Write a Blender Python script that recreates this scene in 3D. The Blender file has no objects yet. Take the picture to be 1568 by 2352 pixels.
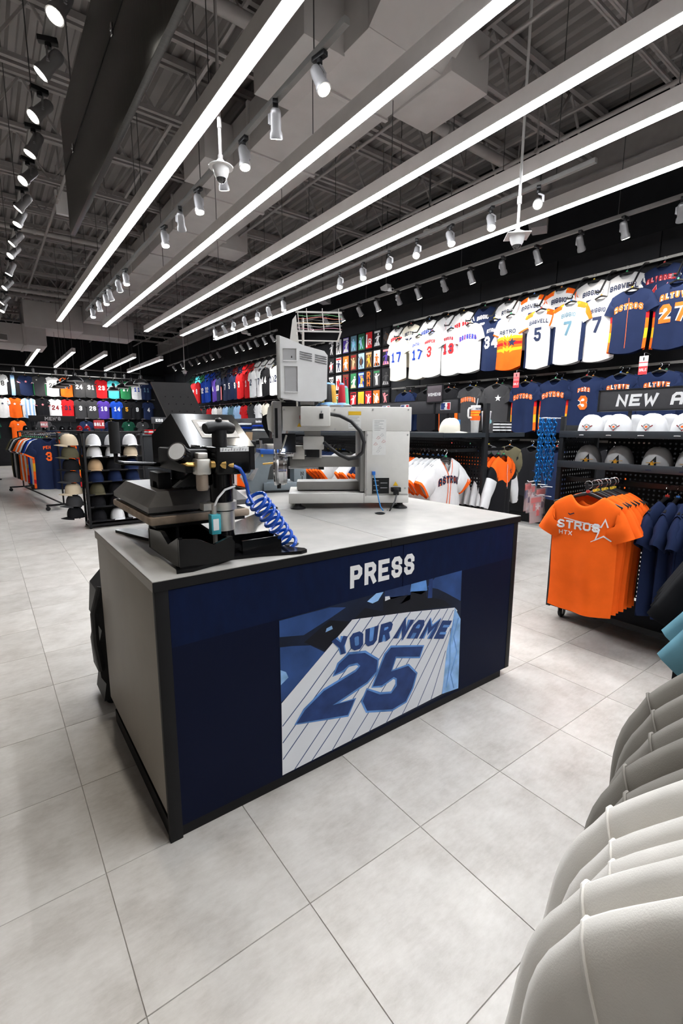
import bpy, bmesh, math, random
from mathutils import Vector, Matrix
from mathutils.bvhtree import BVHTree
random.seed(7)
PI = math.pi
scene = bpy.context.scene
COL = scene.collection

# ------------------------------------------------------------------ camera
cam_data = bpy.data.cameras.new('camera')
cam = bpy.data.objects.new('camera', cam_data); COL.objects.link(cam)
cam_data.sensor_fit = 'VERTICAL'; cam_data.sensor_height = 36.0
FPX = 1091.789
cam_data.lens = FPX / 2352.0 * 36.0
cam_data.clip_start = 0.02; cam_data.clip_end = 100
_yaw, _pit, _rol = 0.6413966, 0.1730190, 0.0033217
_f = Vector((math.sin(_yaw), math.cos(_yaw), 0)); _r = Vector((math.cos(_yaw), -math.sin(_yaw), 0)); _u = Vector((0, 0, 1))
_f2 = _f*math.cos(_pit) - _u*math.sin(_pit); _u2 = _u*math.cos(_pit) + _f*math.sin(_pit)
_r3 = _r*math.cos(_rol) + _u2*math.sin(_rol); _u3 = -_r*math.sin(_rol) + _u2*math.cos(_rol)
CAM = Vector((0, 0, 1.37))
M = Matrix((( _r3.x, _u3.x, -_f2.x, CAM.x), (_r3.y, _u3.y, -_f2.y, CAM.y), (_r3.z, _u3.z, -_f2.z, CAM.z), (0, 0, 0, 1)))
cam.matrix_world = M
scene.camera = cam
def in_view(p, m=1.08):
    d = Vector(p) - CAM; z = d.dot(_f2)
    if z < 0.05: return False
    return abs(d.dot(_r3)/z*FPX) < 784*m and abs(d.dot(_u3)/z*FPX) < 1176*m

# ------------------------------------------------------------------ world, exposure
w = bpy.data.worlds.new('store_world'); scene.world = w; w.use_nodes = True
w.node_tree.nodes['Background'].inputs[0].default_value = (0.75, 0.8, 0.9, 1)
w.node_tree.nodes['Background'].inputs[1].default_value = 0.02
vs = scene.view_settings
vs.view_transform = 'Standard'; vs.look = 'None'; vs.exposure = 0.0; vs.gamma = 1.0; vs.use_curve_mapping = False
LED = 43.0          # radiance of the linear LED lenses
SPOT_W = 54.0       # power of a track head
SPOT_LENS = 40.0
try:
    scene.cycles.use_denoising = True
    scene.cycles.max_bounces = 8
    scene.cycles.sample_clamp_indirect = 6.0
    scene.cycles.caustics_reflective = False; scene.cycles.caustics_refractive = False
except Exception: pass

# ------------------------------------------------------------------ materials
MATS = {}
def mat(name, col, rough=0.6, metal=0.0, var=0.0, vscale=20.0, bump=0.0, bscale=120.0, spec=0.5, emit=None, es=0.0, trans=0.0, coat=0.0, alpha=1.0, stretch=None):
    if name in MATS: return MATS[name]
    m = bpy.data.materials.new(name); m.use_nodes = True
    nt = m.node_tree; b = nt.nodes['Principled BSDF']
    c = (col[0], col[1], col[2], 1)
    b.inputs['Base Color'].default_value = c
    b.inputs['Roughness'].default_value = rough; b.inputs['Metallic'].default_value = metal
    b.inputs['Specular IOR Level'].default_value = spec
    if trans: b.inputs['Transmission Weight'].default_value = trans
    if coat: b.inputs['Coat Weight'].default_value = coat; b.inputs['Coat Roughness'].default_value = 0.08
    if alpha < 1: b.inputs['Alpha'].default_value = alpha
    if emit: b.inputs['Emission Color'].default_value = (*emit, 1); b.inputs['Emission Strength'].default_value = es
    if var or bump:
        tc = nt.nodes.new('ShaderNodeTexCoord'); mp = nt.nodes.new('ShaderNodeMapping')
        nt.links.new(tc.outputs['Object'], mp.inputs[0])
        if stretch: mp.inputs['Scale'].default_value = stretch
    if var:
        n = nt.nodes.new('ShaderNodeTexNoise'); n.inputs['Scale'].default_value = vscale; n.inputs['Detail'].default_value = 4
        nt.links.new(mp.outputs[0], n.inputs['Vector'])
        r = nt.nodes.new('ShaderNodeValToRGB')
        r.color_ramp.elements[0].position = 0.3; r.color_ramp.elements[1].position = 0.7
        r.color_ramp.elements[0].color = (c[0]*(1-var), c[1]*(1-var), c[2]*(1-var), 1)
        r.color_ramp.elements[1].color = (min(1, c[0]*(1+var)), min(1, c[1]*(1+var)), min(1, c[2]*(1+var)), 1)
        nt.links.new(n.outputs['Fac'], r.inputs[0]); nt.links.new(r.outputs[0], b.inputs['Base Color'])
    if bump:
        n2 = nt.nodes.new('ShaderNodeTexNoise'); n2.inputs['Scale'].default_value = bscale; n2.inputs['Detail'].default_value = 3
        nt.links.new(mp.outputs[0], n2.inputs['Vector'])
        bm_ = nt.nodes.new('ShaderNodeBump'); bm_.inputs['Strength'].default_value = bump; bm_.inputs['Distance'].default_value = 0.002
        nt.links.new(n2.outputs['Fac'], bm_.inputs['Height']); nt.links.new(bm_.outputs[0], b.inputs['Normal'])
    MATS[name] = m
    return m
C = dict(white=(.80,.80,.81), offwhite=(.84,.82,.78), cream=(.80,.76,.65), navy=(.012,.02,.058), navy2=(.012,.021,.062), blue=(.01,.06,.42), royal=(.005,.035,.30),
    sky=(.30,.48,.75), orange=(.94,.135,.012), red=(.58,.014,.018), dred=(.22,.008,.012), black=(.010,.010,.012), char=(.045,.045,.048), grey=(.30,.30,.31),
    lgrey=(.52,.52,.53), purple=(.08,.04,.30), teal=(.06,.42,.47), green=(.02,.16,.06), dgreen=(.008,.06,.035), yellow=(.85,.42,.02), gold=(.75,.36,.03),
    tan=(.48,.33,.19), olive=(.10,.09,.055), pink=(.80,.25,.28), slate=(.10,.20,.27), brown=(.10,.045,.02), khaki=(.60,.50,.36), greige=(.27,.255,.235), slateblue=(.12,.27,.34))
def cloth(c):
    return mat('cloth_'+c, C[c], 0.92, var=0.06, vscale=9, bump=0.12, bscale=700, spec=0.15)
def ink(c):
    return mat('ink_'+c, C[c], 0.7, var=0.04, vscale=60, spec=0.25)

# ------------------------------------------------------------------ mesh builder
class MB:
    def __init__(s): s.v = []; s.f = []; s.m = []
    def add(s, vs, fs, m=0):
        o = len(s.v); s.v += [tuple(p) for p in vs]
        for f in fs: s.f.append([i+o for i in f]); s.m.append(m)
        return s
    def box(s, x0, x1, y0, y1, z0, z1, m=0):
        v = [(x0,y0,z0),(x1,y0,z0),(x1,y1,z0),(x0,y1,z0),(x0,y0,z1),(x1,y0,z1),(x1,y1,z1),(x0,y1,z1)]
        return s.add(v, [(3,2,1,0),(4,5,6,7),(0,1,5,4),(1,2,6,5),(2,3,7,6),(3,0,4,7)], m)
    def cbox(s, x0, x1, y0, y1, z0, z1, c=0.004, m=0):
        """box with chamfered edges"""
        bm = bmesh.new()
        bmesh.ops.create_cube(bm, size=1)
        for v in bm.verts: v.co = Vector(((x0+x1)/2+v.co.x*(x1-x0), (y0+y1)/2+v.co.y*(y1-y0), (z0+z1)/2+v.co.z*(z1-z0)))
        bmesh.ops.bevel(bm, geom=bm.edges[:], offset=min(c, .45*min(x1-x0,y1-y0,z1-z0)), segments=2, affect='EDGES', profile=0.5)
        bm.verts.index_update()
        s.add([v.co[:] for v in bm.verts], [[v.index for v in f.verts] for f in bm.faces], m); bm.free()
        return s
    def obox(s, c, ax, ay, az, m=0):
        """oriented box: centre and three half-axis vectors"""
        c, ax, ay, az = map(Vector, (c, ax, ay, az))
        v = [c-ax-ay-az, c+ax-ay-az, c+ax+ay-az, c-ax+ay-az, c-ax-ay+az, c+ax-ay+az, c+ax+ay+az, c-ax+ay+az]
        return s.add(v, [(3,2,1,0),(4,5,6,7),(0,1,5,4),(1,2,6,5),(2,3,7,6),(3,0,4,7)], m)
    def bar(s, a, b, w, h=None, m=0, up=(0,0,1)):
        a, b = Vector(a), Vector(b); h = h or w
        d = (b-a); L = d.length; d.normalize(); u = Vector(up)
        if abs(d.dot(u)) > .98: u = Vector((1,0,0))
        x = d.cross(u).normalized(); y = x.cross(d).normalized()
        return s.obox((a+b)/2, d*L/2, x*w/2, y*h/2, m)
    def tube(s, pts, r, n=10, m=0, cap=True):
        pts = [Vector(p) for p in pts]; k = len(pts)
        rr = r if isinstance(r, (list, tuple)) else [r]*k
        o = len(s.v); prev = None
        for i, p in enumerate(pts):
            t = (pts[min(i+1,k-1)] - pts[max(i-1,0)]).normalized()
            if prev is None:
                u = Vector((0,0,1)) if abs(t.z) < .9 else Vector((1,0,0))
                x = t.cross(u).normalized()
            else:
                x = (prev - t*prev.dot(t)).normalized()
            prev = x; y = t.cross(x)
            for j in range(n):
                a = 2*PI*j/n; q = p + (x*math.cos(a)+y*math.sin(a))*rr[i]; s.v.append(q[:])
        for i in range(k-1):
            for j in range(n):
                s.f.append([o+i*n+j, o+i*n+(j+1)%n, o+(i+1)*n+(j+1)%n, o+(i+1)*n+j]); s.m.append(m)
        if cap:
            s.f.append([o+j for j in range(n)][::-1]); s.m.append(m)
            s.f.append([o+(k-1)*n+j for j in range(n)]); s.m.append(m)
        return s
    def cyl(s, a, b, r, r2=None, n=16, m=0):
        return s.tube([a, b], [r, r if r2 is None else r2], n, m)
    def lathe(s, prof, c=(0,0,0), n=20, m=0, axis='z'):
        o = len(s.v); k = len(prof)
        for (r, h) in prof:
            for j in range(n):
                a = 2*PI*j/n; x, y = r*math.cos(a), r*math.sin(a)
                p = (x, y, h) if axis == 'z' else ((x, h, y) if axis == 'y' else (h, x, y))
                s.v.append((p[0]+c[0], p[1]+c[1], p[2]+c[2]))
        for i in range(k-1):
            for j in range(n):
                s.f.append([o+i*n+j, o+i*n+(j+1)%n, o+(i+1)*n+(j+1)%n, o+(i+1)*n+j]); s.m.append(m)
        if prof[0][0] > 1e-5: s.f.append([o+j for j in range(n)][::-1]); s.m.append(m)
        if prof[-1][0] > 1e-5: s.f.append([o+(k-1)*n+j for j in range(n)]); s.m.append(m)
        return s
    def prism(s, poly, axis, a, b, m=0):
        """extrude 2-D polygon along an axis from a to b; axis 'x': (y,z), 'y': (x,z), 'z': (x,y)"""
        k = len(poly)
        def P(p, h): return (h, p[0], p[1]) if axis == 'x' else ((p[0], h, p[1]) if axis == 'y' else (p[0], p[1], h))
        v = [P(p, a) for p in poly] + [P(p, b) for p in poly]
        f = [list(range(k))[::-1], [k+i for i in range(k)]] + [[i, (i+1)%k, k+(i+1)%k, k+i] for i in range(k)]
        return s.add(v, f, m)
    def poly(s, pts, m=0): return s.add(pts, [list(range(len(pts)))], m)
    def mesh(s, name, mats, smooth=35, doubles=False):
        me = bpy.data.meshes.new(name)
        bm = bmesh.new()
        vs = [bm.verts.new(p) for p in s.v]
        for f, mi in zip(s.f, s.m):
            try:
                fc = bm.faces.new([vs[i] for i in f]); fc.material_index = mi
            except ValueError: pass
        if doubles: bmesh.ops.remove_doubles(bm, verts=bm.verts[:], dist=1e-5)
        bmesh.ops.recalc_face_normals(bm, faces=bm.faces[:])
        bm.to_mesh(me); bm.free()
        for m_ in (mats if isinstance(mats, (list, tuple)) else [mats]): me.materials.append(m_)
        if smooth:
            me.polygons.foreach_set('use_smooth', [True]*len(me.polygons))
            me.set_sharp_from_angle(angle=math.radians(smooth))
        return me

def obj(name, me, parent=None, loc=None, rot=None, mats=None, smooth=35):
    if isinstance(me, MB): me = me.mesh(name, mats, smooth)
    o = bpy.data.objects.new(name, me); COL.objects.link(o)
    if parent is not None: o.parent = parent
    if loc is not None: o.location = loc
    if rot is not None: o.rotation_euler = rot
    return o
def tag(o, label, cat, group=None):
    o['label'] = label; o['category'] = cat
    if group: o['group'] = group
    return o
def thing(name, label, cat, loc=(0,0,0), rz=0, group=None):
    o = bpy.data.objects.new(name, None); COL.objects.link(o); o.empty_display_size = .05
    o.location = loc; o.rotation_euler = (0, 0, rz)
    return tag(o, label, cat, group)
def struct(name, mb, mats, smooth=35):
    o = obj(name, mb, mats=mats, smooth=smooth); o['kind'] = 'structure'; return o
def place(tpl, name, label, cat, loc, rz=0, group=None, tilt=0, scale=1.0):
    """an individual of a template [(part, mesh, [(sub, mesh)...])...]; meshes are shared"""
    t = thing(name, label, cat, loc, rz, group)
    if tilt: t.rotation_euler = (tilt, 0, rz)
    if scale != 1.0: t.scale = (scale,)*3
    for e in tpl:
        p = obj(e[0], e[1], t)
        for sname, sm in (e[2] if len(e) > 2 else []): obj(sname, sm, p)
    return t
ORD = ['first','second','third','fourth','fifth','sixth','seventh','eighth','ninth','tenth','eleventh','twelfth','thirteenth','fourteenth','fifteenth',
       'sixteenth','seventeenth','eighteenth','nineteenth','twentieth','twenty-first','twenty-second','twenty-third','twenty-fourth','twenty-fifth','twenty-sixth','twenty-seventh','twenty-eighth']

# common materials
M_steel = mat('brushed_steel', (.55,.55,.56), .32, 1.0, var=.08, vscale=40)
M_chrome = mat('chrome', (.8,.8,.82), .12, 1.0, var=.03, vscale=30)
M_blackmetal = mat('black_powder_coat', (.007,.007,.008), .5, var=.15, vscale=60, bump=.05, bscale=500, spec=.25)
M_fix = mat('charcoal_fixture_steel', (.011,.012,.014), .55, var=.12, vscale=50, spec=.25)
M_plastic_black = mat('black_plastic', (.009,.009,.010), .4, var=.1, vscale=80, spec=.3)
M_hangerhook = mat('hanger_hook_steel', (.6,.6,.62), .25, 1.0, var=.05, vscale=50)
M_whiteplastic = mat('white_plastic', (.78,.78,.77), .4, var=.03, vscale=40)

# ------------------------------------------------------------------ block letter font (centre-line strokes on a 4 x 6 cell)
GL = {
'A':[[(0,0),(0,4.6),(1,6),(3,6),(4,4.6),(4,0)],[(0,2.4),(4,2.4)]],
'B':[[(0,0),(0,6),(3,6),(4,5.1),(4,4),(3,3.1),(0,3.1)],[(3,3.1),(4,2.1),(4,.9),(3,0),(0,0)]],
'C':[[(4,4.3),(4,5),(3,6),(1,6),(0,5),(0,1),(1,0),(3,0),(4,1),(4,1.7)]],
'D':[[(0,3),(0,6),(3,6),(4,5),(4,1),(3,0),(0,0),(0,3)]],
'E':[[(4,6),(0,6),(0,0),(4,0)],[(0,3),(3.2,3)]],
'F':[[(4,6),(0,6),(0,0)],[(0,3),(3.2,3)]],
'G':[[(4,4.6),(4,5),(3,6),(1,6),(0,5),(0,1),(1,0),(3,0),(4,1),(4,2.8),(2.2,2.8)]],
'H':[[(0,0),(0,6)],[(4,0),(4,6)],[(0,3),(4,3)]],
'I':[[(2,0),(2,6)]],
'J':[[(4,6),(4,1),(3,0),(1,0),(0,1),(0,1.8)]],
'K':[[(0,0),(0,6)],[(4,6),(.4,2.9)],[(1.5,3.7),(4,0)]],
'L':[[(0,6),(0,0),(4,0)]],
'M':[[(0,0),(0,6),(2,2.6),(4,6),(4,0)]],
'N':[[(0,0),(0,6),(4,0),(4,6)]],
'O':[[(0,3),(0,5),(1,6),(3,6),(4,5),(4,1),(3,0),(1,0),(0,1),(0,3)]],
'P':[[(0,0),(0,6),(3,6),(4,5.1),(4,3.7),(3,2.7),(0,2.7)]],
'Q':[[(0,3),(0,5),(1,6),(3,6),(4,5),(4,1),(3,0),(1,0),(0,1),(0,3)],[(2.4,1.6),(4,0)]],
'R':[[(0,0),(0,6),(3,6),(4,5.1),(4,3.8),(3,2.9),(0,2.9)],[(2.4,2.9),(4,0)]],
'S':[[(4,4.6),(4,5),(3,6),(1,6),(0,5),(0,4),(.8,3.2),(3.2,2.8),(4,2),(4,1),(3,0),(1,0),(0,1),(0,1.4)]],
'T':[[(0,6),(4,6)],[(2,6),(2,0)]],
'U':[[(0,6),(0,1),(1,0),(3,0),(4,1),(4,6)]],
'V':[[(0,6),(2,0),(4,6)]],
'W':[[(0,6),(.9,0),(2,3.8),(3.1,0),(4,6)]],
'X':[[(0,0),(4,6)],[(0,6),(4,0)]],
'Y':[[(0,6),(2,2.8),(4,6)],[(2,2.8),(2,0)]],
'Z':[[(0,6),(4,6),(0,0),(4,0)]],
'0':[[(0,3),(0,5),(1,6),(3,6),(4,5),(4,1),(3,0),(1,0),(0,1),(0,3)]],
'1':[[(.8,5),(2,6),(2,0)],[(.8,0),(3.2,0)]],
'2':[[(0,4.5),(0,5),(1,6),(3,6),(4,5),(4,3.9),(0,.6),(0,0),(4,0)]],
'3':[[(0,4.9),(1,6),(3,6),(4,5.1),(4,4),(3,3.1),(1.4,3.1)],[(3,3.1),(4,2.1),(4,.9),(3,0),(1,0),(0,1.1)]],
'4':[[(3,0),(3,6),(0,2.2),(0,1.6),(4,1.6)]],
'5':[[(4,6),(.2,6),(.2,3.5),(3,3.5),(4,2.6),(4,1),(3,0),(1,0),(0,1)]],
'6':[[(4,5),(3,6),(1,6),(0,5),(0,1),(1,0),(3,0),(4,1),(4,2.4),(3,3.4),(0,3.4)]],
'7':[[(0,6),(4,6),(4,5.2),(1.6,0)]],
'8':[[(1,3.1),(0,4),(0,5.1),(1,6),(3,6),(4,5.1),(4,4),(3,3.1),(1,3.1)],[(1,3.1),(0,2.1),(0,1),(1,0),(3,0),(4,1),(4,2.1),(3,3.1)]],
'9':[[(0,1),(1,0),(3,0),(4,1),(4,5),(3,6),(1,6),(0,5),(0,3.6),(1,2.6),(4,2.6)]],
"'":[[(2,6),(1.7,4.8)]], '-':[[(.6,3),(3.4,3)]], '%':[[(0,0),(4,6)],[(.2,5),(1.2,5)],[(2.8,1),(3.8,1)]],
'~':[[(.5,7),(1.4,7.6),(2.6,7.1),(3.5,7.7)]], '$':[[(4,4.6),(3,6),(1,6),(0,4.6),(4,1.6),(3,0),(1,0),(0,1.2)],[(2,7),(2,-1)]],
}
def stroke(pts, w, seg=0.06):
    """thicken a polyline to quads with mitred corners"""
    P = [Vector((p[0], p[1])) for p in pts]
    closed = (P[0]-P[-1]).length < 1e-6 and len(P) > 3
    Q = [P[0]]
    for a, b in zip(P, P[1:]):
        k = max(1, int((b-a).length/seg))
        for i in range(1, k+1): Q.append(a.lerp(b, i/k))
    n = len(Q); V = []
    for i in range(n):
        d0 = (Q[i]-Q[i-1]) if i > 0 else ((Q[-1]-Q[-2]) if closed else Q[1]-Q[0])
        d1 = (Q[i+1]-Q[i]) if i < n-1 else ((Q[1]-Q[0]) if closed else Q[-1]-Q[-2])
        d0 = d0.normalized(); d1 = d1.normalized()
        t = (d0+d1)
        t = t.normalized() if t.length > 1e-4 else d1
        nn = Vector((-t.y, t.x)); k = max(.5, abs(nn.dot(Vector((-d1.y, d1.x)))))
        V += [Q[i]+nn*(w/2/k), Q[i]-nn*(w/2/k)]
    F = [[2*i, 2*i+1, 2*i+3, 2*i+2] for i in range(n-1)]
    return V, F
def text2d(txt, h, cw=None, sw=None, gap=None, slant=0.0, arc=0.0, seg=0.03):
    """block text centred on x=0, baseline z=0; returns (verts2d, quads, width)"""
    cw = cw or h*.55; sw = sw or h*.17; gap = gap if gap is not None else h*.16
    V = []; F = []; x = 0
    for ch in txt:
        if ch == ' ': x += cw*.7+gap; continue
        wd = cw*(.35 if ch == "'" else .3 if ch in 'I1' and ch == 'I' else 1.25 if ch in 'MW' else 1)
        ix = wd-sw; iy = h-sw; lay = 0
        for pl in GL.get(ch, GL['-']):
            if ch in "I'": pts = [(x+wd/2 + (p[0]-2)/4*ix, sw/2+p[1]/6*iy) for p in pl]
            else: pts = [(x+sw/2+p[0]/4*ix, sw/2+p[1]/6*iy) for p in pl]
            # square caps
            v, f = stroke([Vector(p) for p in pts], sw, seg)
            if not ((Vector(pts[0])-Vector(pts[-1])).length < 1e-6):
                for (i0, i1, s) in ((0, 2, 1), (len(v)-2, len(v)-4, 1)):
                    d = (v[i0]-v[i1]).normalized()*sw*.5
                    v[i0] = v[i0]+d; v[i0+1] = v[i0+1]+d
            for q in f:           # every quad on its own hair-thin layer, so overlapping strokes never share a plane
                o = len(V); V += [(v[i].x, v[i].y, 3e-5*lay) for i in q]; F.append([o, o+1, o+2, o+3]); lay += 1
        x += wd+gap
    W = x-gap
    R = []
    for p in V:
        px = p[0]-W/2 + slant*p[1]; py = p[1]
        if arc: py += arc*(1-(2*px/W)**2)
        R.append((px, py, p[2]))
    return R, F, W
def flat_text(txt, h, origin, xdir, zdir, off=(0,0,0), **k):
    """text laid on a plane"""
    V, F, W = text2d(txt, h, **k); o = Vector(origin)+Vector(off); xd = Vector(xdir); zd = Vector(zdir); nn = xd.cross(zd)
    return MB().add([(o+xd*p[0]+zd*p[1]+nn*p[2])[:] for p in V], F)
# ================================================================== SETTING
XW, YB, XL, YF, ZD = 6.5, 21.35, -5.5, -3.0, 5.2     # right wall, back wall, left wall, front wall, deck
TS = 0.459; TX0, TY0 = 0.173, 0.076                   # floor tile size and joint origin
def floor_mat():
    m = bpy.data.materials.new('concrete_look_tile'); m.use_nodes = True; nt = m.node_tree; b = nt.nodes['Principled BSDF']
    N = nt.nodes.new; Lk = nt.links.new
    geo = N('ShaderNodeNewGeometry')
    # per-tile random from the tile grid
    sub = N('ShaderNodeVectorMath'); sub.operation = 'SUBTRACT'; sub.inputs[1].default_value = (TX0, TY0, 0); Lk(geo.outputs['Position'], sub.inputs[0])
    div = N('ShaderNodeVectorMath'); div.operation = 'DIVIDE'; div.inputs[1].default_value = (TS, TS, 1); Lk(sub.outputs[0], div.inputs[0])
    fl = N('ShaderNodeVectorMath'); fl.operation = 'FLOOR'; Lk(div.outputs[0], fl.inputs[0])
    wn = N('ShaderNodeTexWhiteNoise'); wn.noise_dimensions = '2D'; Lk(fl.outputs[0], wn.inputs['Vector'])
    sc = N('ShaderNodeVectorMath'); sc.operation = 'SCALE'; sc.inputs['Scale'].default_value = 7.0; Lk(wn.outputs['Color'], sc.inputs[0])
    ad = N('ShaderNodeVectorMath'); ad.operation = 'ADD'; Lk(geo.outputs['Position'], ad.inputs[0]); Lk(sc.outputs[0], ad.inputs[1])
    n1 = N('ShaderNodeTexNoise'); n1.inputs['Scale'].default_value = 5.5; n1.inputs['Detail'].default_value = 8; n1.inputs['Roughness'].default_value = .62; Lk(ad.outputs[0], n1.inputs['Vector'])
    st = N('ShaderNodeMapping'); st.inputs['Scale'].default_value = (14, 40, 1); Lk(ad.outputs[0], st.inputs[0])
    n2 = N('ShaderNodeTexNoise'); n2.inputs['Scale'].default_value = 1.6; n2.inputs['Detail'].default_value = 6; n2.inputs['Roughness'].default_value = .7; Lk(st.outputs[0], n2.inputs['Vector'])
    mx = N('ShaderNodeMix'); mx.data_type = 'FLOAT'; mx.inputs[0].default_value = .3; Lk(n1.outputs['Fac'], mx.inputs[2]); Lk(n2.outputs['Fac'], mx.inputs[3])
    r = N('ShaderNodeValToRGB'); e = r.color_ramp.elements
    e[0].position = .30; e[0].color = (.38, .352, .318, 1); e[1].position = .68; e[1].color = (.63, .605, .572, 1)
    k = e.new(.5); k.color = (.525, .498, .465, 1)
    Lk(mx.outputs[0], r.inputs[0])
    hv = N('ShaderNodeHueSaturation'); mr = N('ShaderNodeMapRange'); mr.inputs[3].default_value = .95; mr.inputs[4].default_value = 1.05
    Lk(wn.outputs['Value'], mr.inputs[0]); Lk(mr.outputs[0], hv.inputs['Value']); Lk(r.outputs[0], hv.inputs['Color']); Lk(hv.outputs[0], b.inputs['Base Color'])
    rr = N('ShaderNodeMapRange'); rr.inputs[3].default_value = .27; rr.inputs[4].default_value = .42; Lk(n1.outputs['Fac'], rr.inputs[0]); Lk(rr.outputs[0], b.inputs['Roughness'])
    b.inputs['Specular IOR Level'].default_value = .5
    bp = N('ShaderNodeBump'); bp.inputs['Strength'].default_value = .05; bp.inputs['Distance'].default_value = .002; Lk(n2.outputs['Fac'], bp.inputs['Height']); Lk(bp.outputs[0], b.inputs['Normal'])
    return m
M_floor = floor_mat()
M_grout = mat('grey_joint', (.37,.352,.33), .8, var=.1)
floor = struct('floor', MB().box(XL, XW+.1, YF, YB+.1, -.06, -.0035), M_grout)
g = .0006
tile_me = MB().add([(g,g,-.0045),(TS-g,g,-.0045),(TS-g,TS-g,-.0045),(g,TS-g,-.0045),(g+.001,g+.001,0),(TS-g-.001,g+.001,0),(TS-g-.001,TS-g-.001,0),(g+.001,TS-g-.001,0)],
    [(4,5,6,7),(0,1,5,4),(1,2,6,5),(2,3,7,6),(3,0,4,7)]).mesh('tile', M_floor, smooth=0)
_t = []
for i in range(int((XL-TX0)//TS), int((XW-TX0)//TS)+1):
    for j in range(int((YF-TY0)//TS), int((YB-TY0)//TS)+1):
        x, y = TX0+i*TS, TY0+j*TS
        if x < XL or x+TS > XW+.05 or y < YF or y+TS > YB+.05: continue
        vis = any(in_view((x+a*TS, y+b*TS, 0)) for a in (0,.5,1) for b in (0,.5,1))
        hid = (.45 < x < 1.8 and 1.45 < y < 1.95) or (x > 3.3 and y < 1.3)
        _t.append((not vis or hid, (x+.23)**2+(y+.23)**2, x, y))
_t.sort()
for q in _t[:290]: obj('tile', tile_me, floor, (q[2], q[3], 0))
rest = MB()
for q in _t[290:]:
    x, y = q[2], q[3]
    rest.add([(x+g,y+g,0),(x+TS-g,y+g,0),(x+TS-g,y+TS-g,0),(x+g,y+TS-g,0)], [(0,1,2,3)])
far_tiles = obj('tile_field', rest, floor, mats=M_floor, smooth=0); far_tiles['kind'] = 'stuff'

M_wall = mat('matte_black_paint', (.008,.0085,.010), .8, spec=.2, var=.2, vscale=3, bump=.1, bscale=60)
M_wallgrey = mat('warm_white_paint', (.62,.60,.575), .8, var=.05, vscale=2)
wall_r = struct('wall_right', MB().box(XW, XW+.15, YF, YB, 0, ZD), M_wall)
wall_b = struct('wall_back', MB().box(XL, XW+.15, YB, YB+.15, 0, ZD), M_wall)
struct('wall_left', MB().box(XL-.15, XL, YF, YB, 0, ZD), M_wallgrey)
struct('wall_front', MB().box(XL, XW+.15, YF-.15, YF, 0, ZD), M_wallgrey)
# the black display wall is made of tall boards
M_slat = mat('charcoal_display_board', (.012,.0125,.015), .6, var=.12, vscale=6, spec=.25)
for i in range(18):
    y = -1.2+i*1.25
    if y+1.24 > YB: break
    obj('wall_panel', MB().cbox(XW-.025, XW, y+.006, y+1.244, .12, 3.62, .003), wall_r, mats=M_slat)
for i in range(9):
    x = -4.7+i*1.24
    obj('wall_panel', MB().cbox(x+.006, x+1.234, YB-.025, YB, .12, 3.55, .003), wall_b, mats=M_slat)
struct('baseboard_right', MB().box(XW-.035, XW, YF, YB, 0, .12), M_blackmetal)
struct('baseboard_back', MB().box(XL, XW-.035, YB-.035, YB, 0, .12), M_blackmetal)

# ------------------------------------------------------------------ ceiling: corrugated deck, open-web joists
M_deck = mat('grey_painted_deck', (.27,.252,.245), .6, var=.08, vscale=3)
M_joist = mat('grey_painted_steel', (.34,.32,.31), .55, var=.08, vscale=8)
prof = []; x = XL
while x < XW+.1:
    prof += [(x, ZD+.05), (x+.025, ZD), (x+.085, ZD), (x+.11, ZD+.05)]; x += .152
prof = prof + [(prof[-1][0], ZD+.15), (XL, ZD+.15)]
deck = MB(); k = len(prof)
for i in range(k-3):
    a, b = prof[i], prof[i+1]
    deck.add([(a[0],YF,a[1]),(b[0],YF,b[1]),(b[0],YB,b[1]),(a[0],YB,a[1])], [(0,1,2,3)])
deck.box(XL-.15, XW+.15, YF-.15, YB+.15, ZD+.06, ZD+.2)
ceiling = struct('ceiling', deck, M_deck, smooth=0)
j = MB()
ZJ = 4.6
for dy in (-.045, .045):
    j.box(XL, XW, dy-.02, dy+.02, ZJ, ZJ+.012); j.box(XL, XW, dy-.006 if dy < 0 else dy-.006, dy+.006, ZJ, ZJ+.05)
    j.box(XL, XW, dy-.025, dy+.025, ZD-.075, ZD-.01)
n = 0; x = XL+.1
while x < XW-.7:
    j.bar((x, 0, ZJ+.03), (x+.36, 0, ZD-.05), .022); j.bar((x+.36, 0, ZD-.05), (x+.72, 0, ZJ+.03), .022); x += .72
j_me = j.mesh('joist', M_joist, smooth=0)
for i in range(16): obj('joist', j_me, ceiling, (0, 2.22+1.155*i, 0))
# bridging bars and girders along the room
gm = MB().box(-.09,.09,YF,YB,0,.02).box(-.008,.008,YF,YB,.02,.40).box(-.09,.09,YF,YB,.40,.42).mesh('girder', M_joist, smooth=0)
for x in (-2.6, 6.28): obj('girder', gm, ceiling, (x, 0, ZJ-.22))
bm_ = MB().bar((0,YF,0),(0,YB,0),.03).mesh('bridging_bar', M_joist, smooth=0)
for x in (.35, 2.0, 3.7, 5.3): obj('bridging_bar', bm_, ceiling, (x, 0, ZJ+.06))

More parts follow.
